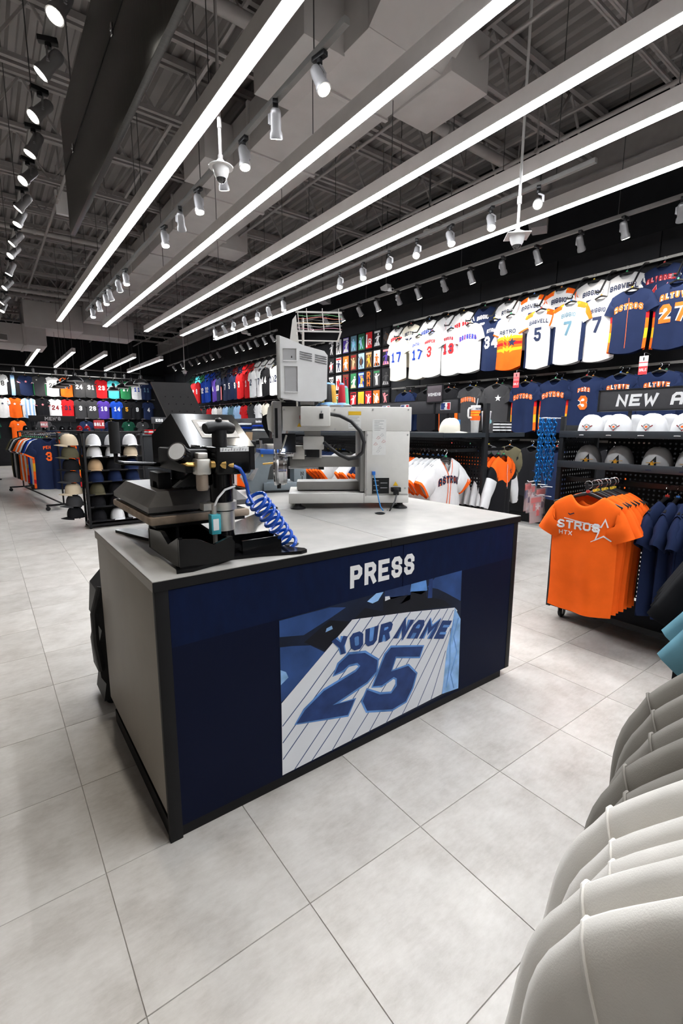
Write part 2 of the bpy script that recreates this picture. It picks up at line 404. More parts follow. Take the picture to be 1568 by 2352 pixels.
# ducts
M_duct = mat('galvanised_duct_painted', (.60,.575,.565), .5, var=.05, vscale=4)
M_ductdark = mat('dark_painted_duct', (.16,.15,.145), .5, var=.08, vscale=4)
dt = thing('air_duct', 'large light grey rectangular air duct running above the second linear light', 'duct', (2.9, 8.5, 4.2))
y0, y1 = 3.05-8.5, 15.2-8.5
obj('duct_run', MB().cbox(-.39, .39, y0, y1, 0, .43, .006), dt, mats=M_duct)
sm = MB().box(-.41,.41,-.02,.02,-.016,.45).mesh('flange', M_duct, smooth=0)
for i in range(10): obj('flange', sm, dt, (0, y0+.7+i*1.22, 0))
obj('branch_box', MB().cbox(-.75, -.38, 3.35-8.5, 4.15-8.5, -.02, .40, .006), dt, mats=M_duct)
obj('branch_box', MB().cbox(.38, .84, 2.95-8.5, 3.65-8.5, -.02, .40, .006), dt, mats=M_duct)
obj('branch_box', MB().cbox(.38, .86, 7.6-8.5, 8.1-8.5, -.02, .38, .006), dt, mats=M_duct)
obj('branch_box', MB().cbox(-.72, -.38, 5.35-8.5, 6.0-8.5, .0, .40, .006), dt, mats=M_duct)
obj('rising_section', MB().prism([(3.06-8.5,0),(2.55-8.5,.36),(2.55-8.5,.80),(3.06-8.5,.43)], 'x', -.39, .42), dt, mats=M_duct, smooth=0)
obj('upper_run', MB().cbox(-.39, .42, -.2-8.5, 2.56-8.5, .36, .80, .006), dt, mats=M_duct)
obj('flange', MB().box(-.41,.44,2.53-8.5,2.57-8.5,.345,.82), dt, mats=M_duct)
dt2 = thing('air_duct', 'grey cross duct and soffit box near the back of the store', 'duct', (.6, 15.9, 3.5))
obj('duct_run', MB().cbox(-5.9, 1.02, -.65, .65, .0, .50, .01), dt2, mats=M_duct)
obj('diffuser', MB().cbox(-.9, -.1, -.4, .4, -.02, .0, .005), dt2, mats=M_ductdark)
obj('riser', MB().cbox(.55, 1.9, -.75, .55, .45, 1.1, .01), dt2, mats=M_duct)
obj('branch_box', MB().cbox(1.9, 3.3, -.4, .5, .45, .95, .01), dt2, mats=M_duct)
obj('flange', MB().box(.50,.56,-.67,.67,-.02,.52), dt2, mats=M_duct)
# pipes
def pipe(pts, r, label, m=M_joist, rings=()):
    t = thing('ceiling_pipe', label, 'pipe', pts[0])
    o = Vector(pts[0])
    obj('pipe_run', MB().tube([(Vector(p)-o) for p in pts], r, 14), t, mats=m)
    for q in rings:
        q = Vector(q)-o; obj('pipe_clamp', MB().tube([q-Vector((.02,0,0)), q+Vector((.02,0,0))], r*1.25, 14).bar(q, q+Vector((0,0,.4)), .012), t, mats=m)
pipe([(XL, 3.9, 4.5),(XW, 3.9, 4.5)], .055, 'thick grey sprinkler main crossing the ceiling behind the branch box', rings=[(1.2,3.9,4.5),(4.3,3.9,4.5),(5.6,3.9,4.5)])
pipe([(XL, 9.6, 4.48),(XW, 9.6, 4.48)], .04, 'grey pipe crossing the ceiling halfway along the duct', rings=[(1.0,9.6,4.48),(4.6,9.6,4.48)])
pipe([(XL, 12.9, 4.3),(4.6, 12.9, 4.3),(6.2, 12.9, 4.3)], .045, 'pale pipe crossing the ceiling past the far ends of the linear lights', rings=[(1.0,12.9,4.3),(3.0,12.9,4.3)])
pipe([(.30, 1.4, 4.05),(.30, 12.5, 4.05)], .022, 'thin grey conduit running along the ceiling beside the black hanging board', rings=[(.3,4,4.05),(.3,7,4.05)])
pipe([(1.15, 1.4, 4.45),(1.15, 14, 4.45)], .018, 'thin conduit running along the ceiling between board and first linear light', rings=[(1.15,5,4.45),(1.15,8,4.45)])
pipe([(3.62, 1.0, 4.4),(3.62, 14, 4.4)], .016, 'thin conduit running along the ceiling above the fourth linear light', rings=[(3.62,4.6,4.4),(3.62,8,4.4)])
pipe([(5.05, 0.0, 4.3),(5.05, 14, 4.3)], .02, 'thin conduit running along the ceiling beside the display wall', rings=[(5.05,3.3,4.3),(5.05,7,4.3)])

# ------------------------------------------------------------------ linear LED lights
M_led = mat('led_lens', (.9,.9,.9), .5, emit=(.94,.965,1.0), es=LED)
M_lhouse = mat('light_grey_aluminium', (.84,.80,.785), .5, var=.03, vscale=10)
M_wire = mat('steel_wire', (.10,.10,.10), .5, .6, var=.05)
def linear_light(x, ya, yb, label, group):
    L = yb-ya; t = thing('linear_light', label, 'light', (x, ya, 3.5), group=group)
    w2, h = .046, .118
    b = MB().box(-w2, -w2+.005, 0, L, .004, h).box(w2-.005, w2, 0, L, .004, h).box(-w2+.005, w2-.005, 0, L, h-.008, h)
    obj('housing', b, t, mats=M_lhouse, smooth=0)
    obj('lens', MB().cbox(-w2+.006, w2-.006, .004, L-.004, 0, .014, .003), t, mats=M_led)
    for y in (.0, L): obj('end_cap', MB().box(-w2, w2, y-.003, y+.003, .002, h), t, mats=M_lhouse)
    n = max(2, int(L/1.9)+1)
    for i in range(n):
        y = .25+(L-.5)*i/(n-1)
        obj('suspension_cable', MB().cyl((0,y,h),(0,y,ZD-3.52),.0035,n=6), t, mats=M_wire)
LX = [1.48, 2.33, 3.17, 3.97, 4.78]
nm = ['beside the black hanging board','under the large duct','in the middle of the row of five','passing behind the ceiling camera stem','next to the jersey wall']
for i, x in enumerate(LX):
    linear_light(x, -2.6, 11.58, 'long white linear LED light '+nm[i], 'long linear lights above the press counter')
for i, x in enumerate(LX):
    linear_light(x, 15.9, 20.25, 'short linear LED light in front of the back wall, %s from the cross-duct side' % ORD[i], 'short linear lights near the back wall')

# ------------------------------------------------------------------ track spot lights
M_can = mat('satin_grey_can', (.20,.195,.20), .4, .4, var=.05)
M_lens = mat('spot_lens', (.9,.9,.85), .4, emit=(1.0,.95,.84), es=SPOT_LENS)
M_track = mat('grey_track', (.20,.195,.19), .5, var=.06)
def head_tpl(pitch):
    d = Vector((0, -math.sin(pitch), -math.cos(pitch))); c = Vector((0, 0, -.13))
    a = c - d*.075; b = c + d*.075
    body = MB().tube([a-d*.012, a, a+d*.02, c+d*.03, c+d*.045, b], [.022,.032,.035,.035,.042,.044], 16)
    lens = MB().cyl(b-d*.004, b+d*.003, .036, n=16)
    ad = MB().cbox(-.018,.018,-.05,.05,-.028,0,.003).cyl((0,0,-.028),(0,0,-.05),.017,n=12)
    arm = MB().bar((0,0,-.05),(.042,0,-.075),.01,.014).bar((.042,0,-.07),(.042,c.y,c.z),.008,.02).bar((.042,c.y,c.z),(.03,c.y,c.z),.014)
    return [('adapter', ad.mesh('adapter', M_plastic_black)), ('arm', arm.mesh('arm', M_can)), ('housing', body.mesh('housing', M_can), [('lens', lens.mesh('lens', M_lens))])], d, b
HT = {p: head_tpl(math.radians(p)) for p in (12, 28, 42, 60)}
SPOT_D = {}
def spot(x, y, p, rz, label, group, lamp=0.0, z=3.5, size=62, warm=(1,.94,.84)):
    tpl, d, b = HT[p]
    t = place(tpl, 'track_spotlight', label, 'spotlight', (x, y, z), rz, group)
    if lamp:
        k = (lamp, size)
        if k not in SPOT_D:
            l = bpy.data.lights.new('spot_beam', 'SPOT'); l.energy = lamp*SPOT_W; l.spot_size = math.radians(size); l.spot_blend = .7; l.shadow_soft_size = .035; l.color = warm
            SPOT_D[k] = l
        lo = bpy.data.objects.new('spot_beam', SPOT_D[k]); COL.objects.link(lo); lo.parent = t
        lo.location = b + d*.012
        lo.rotation_euler = (-math.acos(-d.z), 0, 0)
    return t
def rail(name, x0, y0, x1, y1, label):
    t = thing('lighting_track', label, 'track', (x0, y0, 3.5))
    v = Vector((x1-x0, y1-y0, 0)); 
    obj('rail', MB().bar((0,0,.018), v+Vector((0,0,.018)), .036, .036), t, mats=M_track)
    k = max(2, int(v.length/1.8))
    for i in range(k+1):
        q = v*(0.04+.92*i/k); obj('hanger_rod', MB().cyl(q+Vector((0,0,.036)), q+Vector((0,0,ZD-3.52)), .004, n=6), t, mats=M_wire)
rail('t1', 1.78, 2.35, 1.78, 10.3, 'grey lighting track hung along the edge of the large duct')
rail('tl', .51, -1.8, .51, 12.2, 'grey lighting track hung beside the black hanging board')  # near stretch is out of view, lengthened to carry the added heads
rail('tm', 4.2, 2.2, 4.2, 10.7, 'grey lighting track between the fourth and fifth linear lights')
rail('tw', 5.45, .2, 5.45, 9.0, 'near grey lighting track in front of the jersey wall')
rail('tw2', 5.45, 9.7, 5.45, 17.5, 'far grey lighting track in front of the jersey wall')
rail('tb', -2.0, 20.55, 5.3, 20.55, 'grey lighting track in front of the back wall')
for i, y in enumerate([2.61,3.13,3.62,4.01,4.56,5.04,5.57,7.31,7.71,8.3,8.63,9.14,9.75]):
    spot(1.78, y, [28,28,12,28,12,42,12,12,28,28,12,12,12][i], [.2,2.6,0,2.5,.2,2.7,.2,.3,2.6,2.4,.4,2.5,.2][i], 'track spotlight on the duct-side track, %s from its near end' % ORD[i], 'spotlights on the duct-side track', .8 if i in (0,2,4,6) else 0, size=75)
for i, y in enumerate([-1.0,-.3,.35,1.0,1.7,2.5,2.95,3.42,3.91,4.38,4.91,5.5,5.89,6.54,7.01,7.76,8.6,9.62,10.22]):  # first five heads are unseen, added to light the near rack and floor
    spot(.51, y, 12 if i < 5 else 42 if i % 3 else 28, [-1.4,-1.7,-1.2,-1.9][i % 4], 'track spotlight beside the black hanging board, %s from the near end' % ORD[i], 'spotlights on the board-side track', (.7 if i < 5 else 1.0) if i % 2 == 0 else 0, size=85)
for i, y in enumerate([2.70,3.2,3.71,4.2,4.67,5.18,5.68,7.25,7.75,8.19,8.7,9.23,9.65,10.16]):
    spot(4.2, y, [60,28,28,42,42,28,28,12,28,42,28,28,42,12][i], [-1.0,-.6,-.3,-.9,-.8,-.4,-.7,0,2.2,-.5,2.3,-.6,2.0,.1][i], 'track spotlight above the shelving islands, %s from the near end' % ORD[i], 'spotlights on the island track', .8 if i in (1,3,6,9) else 0, size=75)
for i, y in enumerate([1.0,1.5,2.0,2.5,2.95,3.46,3.93,4.42,4.89,5.4,5.82,6.33,6.79,7.31,7.79,8.36,8.72]):
    spot(5.45, y, 28 if i % 2 else 42, PI/2+[.15,-.2,.3,-.1][i % 4], 'track spotlight aimed at the jersey wall, %s from the near end' % ORD[i], 'spotlights on the near wall track', 1.5 if i % 2 == 0 else 0, size=85)
for i, y in enumerate([9.9,10.3,10.7,11.1,11.5,11.9,13.0,13.5,14.0,14.6,15.2,16.0,16.8]):
    spot(5.45, y, 28 if i % 2 else 42, PI/2+[.15,-.2,.3,-.1][i % 4], 'track spotlight on the far wall track, %s from its near end' % ORD[i], 'spotlights on the far wall track', 1.4 if i % 3 == 0 else 0, size=85)
for i, x in enumerate([-1.2,-.2,.45,1.1,1.68,2.37,2.69,3.36,4.03,4.36,4.7]):
    spot(x, 20.55, 28, PI, 'track spotlight aimed at the back wall, %s from its open end' % ORD[i], 'spotlights on the back wall track', 1.3 if i % 2 == 1 else 0, size=95)
# ================================================================== GARMENTS
M_hanger = mat('black_plastic_hanger', (.012,.012,.013), .35, var=.1)
SIZERS = [mat('sizer_'+k, v, .4, var=.03) for k, v in (('yellow',(.8,.6,.05)),('green',(.05,.5,.2)),('red',(.7,.05,.04)),('blue',(.05,.2,.6)),('orange',(.8,.3,.05)))]
RINGS = {}
def smooth01(t): t = max(0., min(1., t)); return t*t*(3-2*t)
def garment_mesh(name, mats, matfn=None, hw=.215, L=.74, sh=.205, drop=.05, nw=.085, nd=.07, slen=.2, swd=.105, sang=68, hem=.03, flare=1.0, dep=.05, fold=.009, seed=0, NX=22, NT=14, vneck=False, long=False, hood=False, sdp=None, TL=None):
    """T-shaped garment hanging from z=0 (neck top), front towards -y, one mesh with material zones"""
    rnd = random.Random(seed); ph = [rnd.uniform(0, 6.28) for _ in range(6)]; k1, k2 = rnd.uniform(16, 24), rnd.uniform(30, 44)
    mb = MB(); mf = matfn or (lambda part, x, z, s: 0)
    def wid(t): return sh + (hw-sh)*smooth01(t/.3) + hw*(flare-1)*t
    TT = [0, .005, .018, .045] + [.045+(1-.045)*((i+1)/(NT-3)) for i in range(NT-3)]
    def grid(front):
        sg = -1 if front else 1
        o = len(mb.v)
        for it in range(NT+1):
            t = TT[it]
            w_ = wid(t)
            for ix in range(NX+1):
                s = -1 + 2*ix/NX; x = s*w_
                xa = abs(s*sh)
                if xa < nw:
                    q = xa/nw
                    zt = -(nd if front else nd*.18)*((1-q) if (vneck and front) else (1-q*q)); y0 = .04*(1-q*q)
                else: zt = -(((xa-nw)/(sh-nw))**(1.25 if not long else 1.6))*drop; y0 = 0
                hz = -(L - hem*s*s*(1 if front else .6)*1.6)
                z = zt + t*(hz-zt)
                rise = min(1, t/.09)**.5
                d = dep*rise*(.55+.45*smooth01(t/.25))*(1-abs(s)**3.2) + min(.024, dep*.6)*min(1, t/.05)**.5*(1-smooth01((t-.05)/.24))*abs(s)**3
                amp = fold*(smooth01((t-.15)/.6))*(1-s*s*.85)
                fy = amp*(math.sin(k1*x+ph[0]+1.6*t)+.6*math.sin(k2*x+ph[1]-1.2*t)) + fold*.5*(1-s*s)*math.sin(9*t+5*x+ph[2])
                wy = .012*t*math.sin(3*s+ph[3])
                mb.v.append((x + .006*t*math.sin(6*t+ph[4]), sg*(y0*(1-smooth01(t/.2)) + d) + (fy if front else fy*.7) + wy, z))
        for it in range(NT):
            for ix in range(NX):
                a = o+it*(NX+1)+ix
                vv = [mb.v[i] for i in (a, a+1, a+NX+2, a+NX+1)]
                cx = sum(p[0] for p in vv)/4; cz = sum(p[2] for p in vv)/4
                mb.f.append([a, a+1, a+NX+2, a+NX+1]); mb.m.append(mf('front' if front else 'back', cx, cz, -1+2*(ix+.5)/NX))
    grid(True); grid(False)
    for side in (-1, 1):
        NR = 22 if long else 10; n = 18 if long else 12; o = len(mb.v)
        ang = math.radians(sang + rnd.uniform(-4, 4)); ca, sa_ = math.cos(ang), math.sin(ang)
        A0 = Vector((sh-.008, 0, -drop-.002)) if not long else Vector((sh-.05, 0, .006-drop*((sh-.05-nw)/(sh-nw))**1.6)); B0 = Vector((hw-.03 if not long else hw-.06, 0, -drop-.19 if not long else -drop-.22)); cw_ = swd*(.78 if not long else .55)
        bend = math.radians(8 if long else 0)
        A = A0.copy(); a0 = ang - math.radians(18) if not long else math.atan(1.35*drop/(sh-nw))
        for r in range(NR+1):
            q = r/NR; a = a0 + (ang-a0)*smooth01((q-.06)*2.4) + bend*q
            de = Vector((math.cos(a), 0, -math.sin(a)))
            if r: A = A + de*(slen/NR)
            per = Vector((de.z, 0, -de.x))
            B1 = A + per*(2*(swd*(1-q)+cw_*q))
            B = B0.lerp(B1, smooth01(q*1.6)) if q < .625 else B1
            dpk = 1 if sdp is None else sdp
            c_ = (A+B)/2; hx = (A-B)/2; dp = (.030+.012*math.sin(PI*q)) if not long else (.036+.014*math.sin(PI*q))
            if long and r > 4: hx = hx*.955; dp *= .9
            if long and r == 4: RINGS[side] = [(side*(c_+hx*1.0*math.cos(2*PI*k/24)).x, dp*dpk*1.03*math.sin(2*PI*k/24), (c_+hx*1.005*math.cos(2*PI*k/24)).z) for k in range(25)]
            for jn in range(n):
                aa = 2*PI*jn/n
                wob = 1+.22*math.sin(4*q*3+ph[5]+jn)*q
                v = c_ + hx*(math.cos(aa)*(1+(.045*math.sin(11*q+ph[4])*math.sin(PI*q) if long else 0))) + Vector((0,1,0))*(dp*dpk*math.sin(aa)*wob)
                mb.v.append((side*v.x, v.y, v.z))
        for r in range(NR):
            for jn in range(n):
                a = o+r*n+jn; b = o+r*n+(jn+1) % n
                mb.f.append([a, b, b+n, a+n]); mb.m.append(mf('sleeve', side*(r+.5)/NR, (r+.5)/NR, math.cos(2*PI*(jn+.5)/n)))
    if hood:
        o = len(mb.v); R = 7; n = 10
        for r in range(R):
            q = r/(R-1)
            for jn in range(n):
                a = PI*jn/(n-1)
                rad = .10+.035*math.sin(PI*q)
                mb.v.append((rad*math.cos(a), .03+ .10*math.sin(a)*(1-.2*q)+.015, .01-.16*q*math.sin(a) - .02*(1-math.sin(a))+.02*math.sin(PI*q)))
        for r in range(R-1):
            for jn in range(n-1):
                a = o+r*n+jn; mb.f.append([a, a+1, a+n+1, a+n]); mb.m.append(mf('hood', 0, 0, 0))
    return mb.mesh(name, mats, smooth=70, doubles=True)
def bvh_of(me):
    return BVHTree.FromPolygons([v.co[:] for v in me.vertices], [p.vertices[:] for p in me.polygons])
def project(V, F, bvh, off=.004, fallback=-.06, axis=None):
    out = []
    for p in V:
        x, z = p[0], p[1]
        h = bvh.ray_cast(Vector((x, -.6, z)), Vector((0, 1, 0)))
        out.append((x, (h[0].y if h[0] else fallback)-off-(p[2] if len(p) > 2 else 0), z))
    return MB().add(out, F)
def decal_text(bvh, txt, h, x, z, off=.004, **k):
    V, F, W = text2d(txt, h, **k)
    return project([(p[0]+x, p[1]+z, p[2]) for p in V], F, bvh, off)
def decal_poly(bvh, poly, x, z, s=1.0, off=.004):
    """filled polygon as a fan around its centre"""
    c = (sum(p[0] for p in poly)/len(poly), sum(p[1] for p in poly)/len(poly))
    V = [(x+c[0]*s, z+c[1]*s)] + [(x+p[0]*s, z+p[1]*s) for p in poly]
    return project(V, [[0, i+1, (i+1) % len(poly)+1] for i in range(len(poly))], bvh, off)
def decal_line(bvh, pts, w, off=.004):
    V, F = stroke(pts, w, .03)
    return project([(p.x, p.y) for p in V], F, bvh, off)
def star(r=1., k=.42, rot=PI/2): return [((r if i % 2 == 0 else r*k)*math.cos(rot+i*PI/5), (r if i % 2 == 0 else r*k)*math.sin(rot+i*PI/5)) for i in range(10)]
HANG = {}
def hanger_parts(w=.19, drop=.045, sizer=0, hook=.085):
    key = (w, drop, sizer, hook)
    if key not in HANG:
        b = MB().tube([(-w,0,-drop-.012),(-w*.5,0,-drop*.45),(-.03,0,.004),(0,0,.012),(.03,0,.004),(w*.5,0,-drop*.45),(w,0,-drop-.012)], [.008,.009,.011,.012,.011,.009,.008], 8)
        h = MB().tube([(0,0,.01),(0,0,hook*.45)] + [(.0+.022*math.sin(a)*1.0, 0, hook*.45+.022-.022*math.cos(a)+.004) for a in [i*.5 for i in range(1, 10)]], .0026, 6)
        s = MB().cyl((0,0,.014),(0,0,.03),.011,n=10)
        HANG[key] = ('hanger', b.mesh('hanger', M_hanger), [('hook', h.mesh('hook', M_hangerhook)), ('size_marker', s.mesh('size_marker', SIZERS[sizer % 5]))])
    return HANG[key]

_seed = [10]
def jersey(col='white', trim=None, name=None, num=None, ncol='navy', out=None, script=None, scol=None, style=None, sizer=0, L=.72, buttons=False, sleeve=None, lo=False, vneck=False, nameh=.052, numh=.15, fold=.009, name2=None, logo=None, side=None, hw=.205, **kw):
    """template of one hanging shirt"""
    _seed[0] += 1
    mats = [cloth(col), cloth(sleeve or col), cloth(trim or col), cloth('orange'), cloth('yellow'), cloth('red'), cloth(side or col), cloth('navy')]
    def mf(part, x, z, s):
        if part == 'sleeve':
            if trim and z > .9: return 2
            if style == 'shoulder' and s > .55: return [3,4,3][min(2, int((s-.55)/.16))]
            if style == 'sleevetop' and s > .3: return 3
            return 1
        if style == 'rainbow':
            if z > -.28: return 0
            b = [(-.33,4),(-.365,3),(-.395,5),(-.43,3),(-.49,4),(-.55,3)]
            for zz, m_ in b:
                if z > zz: return m_
            return 3
        if style == 'shoulder':
            e = -z - max(0, abs(x)-.085)*.42
            if abs(x) > .085 and e < .055: return [3, 4, 3][min(2, int(e/.019))]
        if side and abs(s) > .80 and z < -.26: return 6
        if style == 'sidebow' and abs(s) > .84 and z < -.24: return [4, 3, 5, 3][int((-z*9)) % 4]
        if style == 'stripesV': return 0 if int((x+.5)/.062) % 2 else 2
        if style == 'centre' and abs(x) < .06: return 2
        if style == 'block': return 2 if z < -.30 and part == 'back' else 0
        return 0
    nx, nt = (14, 9) if lo else (30 if side or style else 24, 20 if style in ('rainbow','shoulder') else 14)
    me = garment_mesh('body', mats, mf, hw=hw, L=L, vneck=vneck, seed=_seed[0], fold=fold, NX=nx, NT=nt, **kw)
    parts = []
    bv = bvh_of(me)
    dec = []
    sub = {}
    def add(nm, mb, m): sub.setdefault(nm, []).append((mb, m))
    if name:
        for nn, zz in ((name, -.19),):
            h = nameh; wd = h*.62
            mw = .33; tw = len(nn)*(wd+h*.14)
            if tw > mw: wd *= mw/tw
            kk = dict(cw=wd, gap=h*.12 if tw < mw else h*.10, sw=h*.2, arc=kw.get('arc', .012))
            if out: add('name_outline', decal_text(bv, nn, h, 0, zz, .003, **dict(kk, sw=h*.36)), ink(out))
            add('name_lettering', decal_text(bv, nn, h, 0, zz, .005, **kk), ink(ncol if not lo else ncol))
    if num:
        h = numh; cw = h*.6
        if out: add('number_outline', decal_text(bv, num, h, 0, -.23-h, .003, cw=cw, sw=h*.30), ink(out))
        add('number', decal_text(bv, num, h, 0, -.23-h, .005, cw=cw, sw=h*.2), ink(ncol))
    if script:
        h = .07 if len(script) < 8 else .06; wd = min(h*.72, .30/len(script)-h*.1)
        add('chest_outline', decal_text(bv, script, h, 0, -.25, .003, cw=wd, sw=h*.36, gap=h*.12, arc=.028, slant=0), ink(out or 'white'))
        add('chest_lettering', decal_text(bv, script, h, 0, -.25, .005, cw=wd, sw=h*.22, gap=h*.12, arc=.028, slant=0), ink(scol or 'orange'))
    if buttons:
        add('button_line', decal_line(bv, [Vector((0,-.10)), Vector((0,-L+.06))], .004, .003), ink(scol or trim or 'lgrey'))
    if logo:
        lx, lz, lc, lr = logo
        add('emblem', decal_poly(bv, star(lr), lx, lz, 1, .004), ink(lc))
    body_sub = []
    for nm, lst in sub.items():
        for mb, m_ in lst: body_sub.append((nm, mb.mesh(nm, m_, smooth=0)))
    return [('body', me, body_sub), hanger_parts(sizer=sizer)]
# ------------------------------------------------------------------ caps
def cap_tpl(col, brim=None, emblem=None, ecol=('orange','navy'), button=None, bill=True):
    """baseball cap, front towards -y, base at z=0"""
    mb = MB(); n, R = 22, 7; hgt = .138
    for r in range(R):
        t = r/(R-1)*PI/2
        for k_ in range(n):
            a = 2*PI*k_/n; fx, fy = math.sin(a), -math.cos(a)
            fr = max(0, -fy)
            rad = math.cos(t)**(.75 + .0*fr)
            rad = max(rad, .02)
            z = hgt*math.sin(t) + .012*fr*math.sin(2*t)
            mb.v.append((.086*rad*fx, (.098*rad*fy) - .008*fr*math.sin(2*t), z))
    for r in range(R-1):
        for k_ in range(n):
            mb.f.append([r*n+k_, r*n+(k_+1) % n, (r+1)*n+(k_+1) % n, (r+1)*n+k_]); mb.m.append(0)
    mb.f.append([(R-1)*n+k_ for k_ in range(n)]); mb.m.append(0)
    me = mb.mesh('crown', [cloth(col)], smooth=60)
    sub = []
    bv = bvh_of(me)
    if emblem == 'diamond':
        sub.append(('emblem', decal_poly(bv, [(1,0),(.75,.62),(0,.95),(-.75,.62),(-1,0),(-.7,-.6),(0,-.95),(.7,-.6)], 0, .057, .021, .003).mesh('emblem', ink('grey'), 0)))
        sub.append(('emblem', decal_poly(bv, [(1,0),(0,1),(-1,0),(0,-1)], 0, .057, .016, .0045).mesh('emblem', ink('white'), 0)))
        sub.append(('emblem', decal_poly(bv, [(1,0),(.5,.7),(-.5,.7),(-1,0),(-.5,-.7),(.5,-.7)], 0, .057, .0085, .006).mesh('emblem', ink('orange'), 0)))
        sub.append(('emblem', decal_line(bv, [Vector((-.032,.066)), Vector((-.018,.056)), Vector((0,.035)), Vector((.018,.056)), Vector((.032,.066))], .006, .003).mesh('emblem', ink('dred'), 0)))
    if emblem == 'A':
        e = MB()
        sub.append(('emblem', decal_line(bv, [Vector((-.026,.022)), Vector((.008,.074)), Vector((.012,.022))], .012, .003).mesh('emblem', ink('black'), 0)))
        sub.append(('emblem', decal_poly(bv, star(.02), -.004, .040, 1, .0045).mesh('emblem', ink('gold'), 0)))
        sub.append(('emblem', decal_line(bv, [Vector((-.04,.044)), Vector((.036,.046))], .003, .005).mesh('emblem', ink('gold'), 0)))
    if emblem == 'blob':
        sub.append(('emblem', decal_poly(bv, [(1,0),(.5,.8),(-.3,.9),(-1,.2),(-.6,-.7),(.4,-.8)], 0, .058, .020, .003).mesh('emblem', ink(ecol[0]), 0)))
    btn = MB().lathe([(.009,0),(.008,.004),(.0001,.006)], (0,0,hgt-.003), 10)
    out = [('crown', me, sub), ('button', btn.mesh('button', cloth(button or col)))]
    if bill:
        b = MB(); nu, nv = 14, 5
        for top in (0, 1):
            for iv in range(nv+1):
                for iu in range(nu+1):
                    u = -1+2*iu/nu; v = iv/nv
                    ang = u*1.25; bx = .088*math.sin(ang); by = -.100*math.cos(ang)
                    ln = .068*math.cos(u*PI/2)**.55 if abs(u) < 1 else 0
                    x = bx*(1-.0*v) - 0*v; y = by*(1-0) - ln*v
                    z = .012 - .010*v - .020*u*u*(.4+.6*v) + .004*top
                    b.v.append((x*(1-.05*v), y, z))
        N_ = (nu+1)*(nv+1)
        for top in (0, 1):
            for iv in range(nv):
                for iu in range(nu):
                    a = top*N_+iv*(nu+1)+iu; b.f.append([a, a+1, a+nu+2, a+nu+1]); b.m.append(0)
        for iu in range(nu):
            a = nv*(nu+1)+iu; b.f.append([a, a+1, a+1+N_, a+N_]); b.m.append(0)
        out.append(('brim', b.mesh('brim', cloth(brim or col), smooth=50)))
    return out
# ================================================================== PRESS COUNTER
ZT = .914
M_lam = mat('grey_stone_laminate', (.325,.316,.30), .45, var=.10, vscale=9, bump=.03)
M_cabside = mat('taupe_grey_laminate', (.225,.197,.165), .45, var=.05, vscale=5, spec=.3)
M_edge = mat('black_edge_band', (.0055,.0055,.0062), .55, var=.1, spec=.2)
M_navyp = mat('navy_print', (.0028,.0052,.020), .6, spec=.10, var=.05, vscale=3)
M_navyb = mat('navy_band_print', (.0018,.007,.034), .6, spec=.12, var=.18, vscale=30, stretch=(1,1,.35))
c0 = Vector((.369, 1.447, 0))
ct = thing('press_counter', 'navy and taupe counter with a printed pinstripe jersey front and stone-grey top', 'counter', c0)
W_, D_ = 1.905, .915     # x 0..1.905, y 0..0.915
obj('worktop', MB().cbox(-.004, .966, -.008, D_, ZT-.004, ZT, .0015), ct, mats=M_lam)
obj('worktop', MB().cbox(.968, W_+.006, -.008, D_, ZT-.004, ZT, .0015), ct, mats=M_lam)
obj('edge_band', MB().box(-.003, .966, -.009, D_-.001, ZT-.034, ZT-.004), ct, mats=[M_edge])
obj('edge_band', MB().box(.968, W_+.005, -.009, D_-.001, ZT-.034, ZT-.004), ct, mats=[M_edge])
obj('worktop_end', MB().box(-.0045, -.003, -.006, D_, ZT-.034, ZT-.004), ct, mats=M_cabside)
obj('side_panel', MB().cbox(.0, .018, .012, D_-.02, .10, ZT-.034, .001), ct, mats=M_cabside)
obj('side_panel', MB().cbox(W_-.03, W_-.012, .012, D_-.02, .045, ZT-.034, .001), ct, mats=M_cabside)
obj('back_panel', MB().box(.018, W_-.03, D_-.05, D_-.03, .06, ZT-.034), ct, mats=M_cabside)
obj('corner_post', MB().cbox(.0, .042, -.006, .014, .0, ZT-.034, .001), ct, mats=M_edge)
obj('corner_post', MB().cbox(W_-.048, W_-.012, -.006, .014, .045, ZT-.034, .001), ct, mats=M_edge)
obj('plinth', MB().box(.005, W_-.075, .004, D_-.08, 0, .062), ct, mats=M_edge)
# printed front: two navy panels with a seam
pt = obj('front_panel', MB().box(.042, 1.0425, -.004, .010, .045, ZT-.036), ct, mats=M_navyp)
pt2 = obj('front_panel', MB().box(1.0445, W_-.048, -.004, .010, .045, ZT-.036), ct, mats=M_navyp)
obj('lighter_band', MB().box(.043, 1.042, -.0048, -.0039, .688, ZT-.037), pt, mats=M_navyb)
obj('lighter_band', MB().box(1.045, W_-.049, -.0048, -.0039, .688, ZT-.037), pt2, mats=M_navyb)
def fp(pts, lay): return [(x-c0.x, -.0046-.0005*lay, z) for x, z in pts]      # a point on the printed front
M_p = {k: mat('print_'+k, v, .5, var=vr, vscale=sc_, spec=.2) for k, (v, vr, sc_) in dict(dark=((.006,.011,.03),.4,8), mid=((.022,.06,.19),.35,6), lt=((.10,.24,.55),.35,10), white=((.74,.76,.80),.03,5),
     stripe=((.05,.09,.20),.1,20), navy=((.016,.042,.15),.25,14), navyd=((.012,.03,.10),.2,20), sky=((.25,.45,.76),.3,14), black=((.004,.005,.010),.2,9)).items()}
def pp(name, pts, lay, k): return obj(name, MB().poly(fp(pts, lay)), pt, mats=M_p[k], smooth=0)
pp('print_ground', [(.796,.052),(1.826,.062),(1.813,.691),(1.41,.689),(.795,.686)], 1, 'dark')
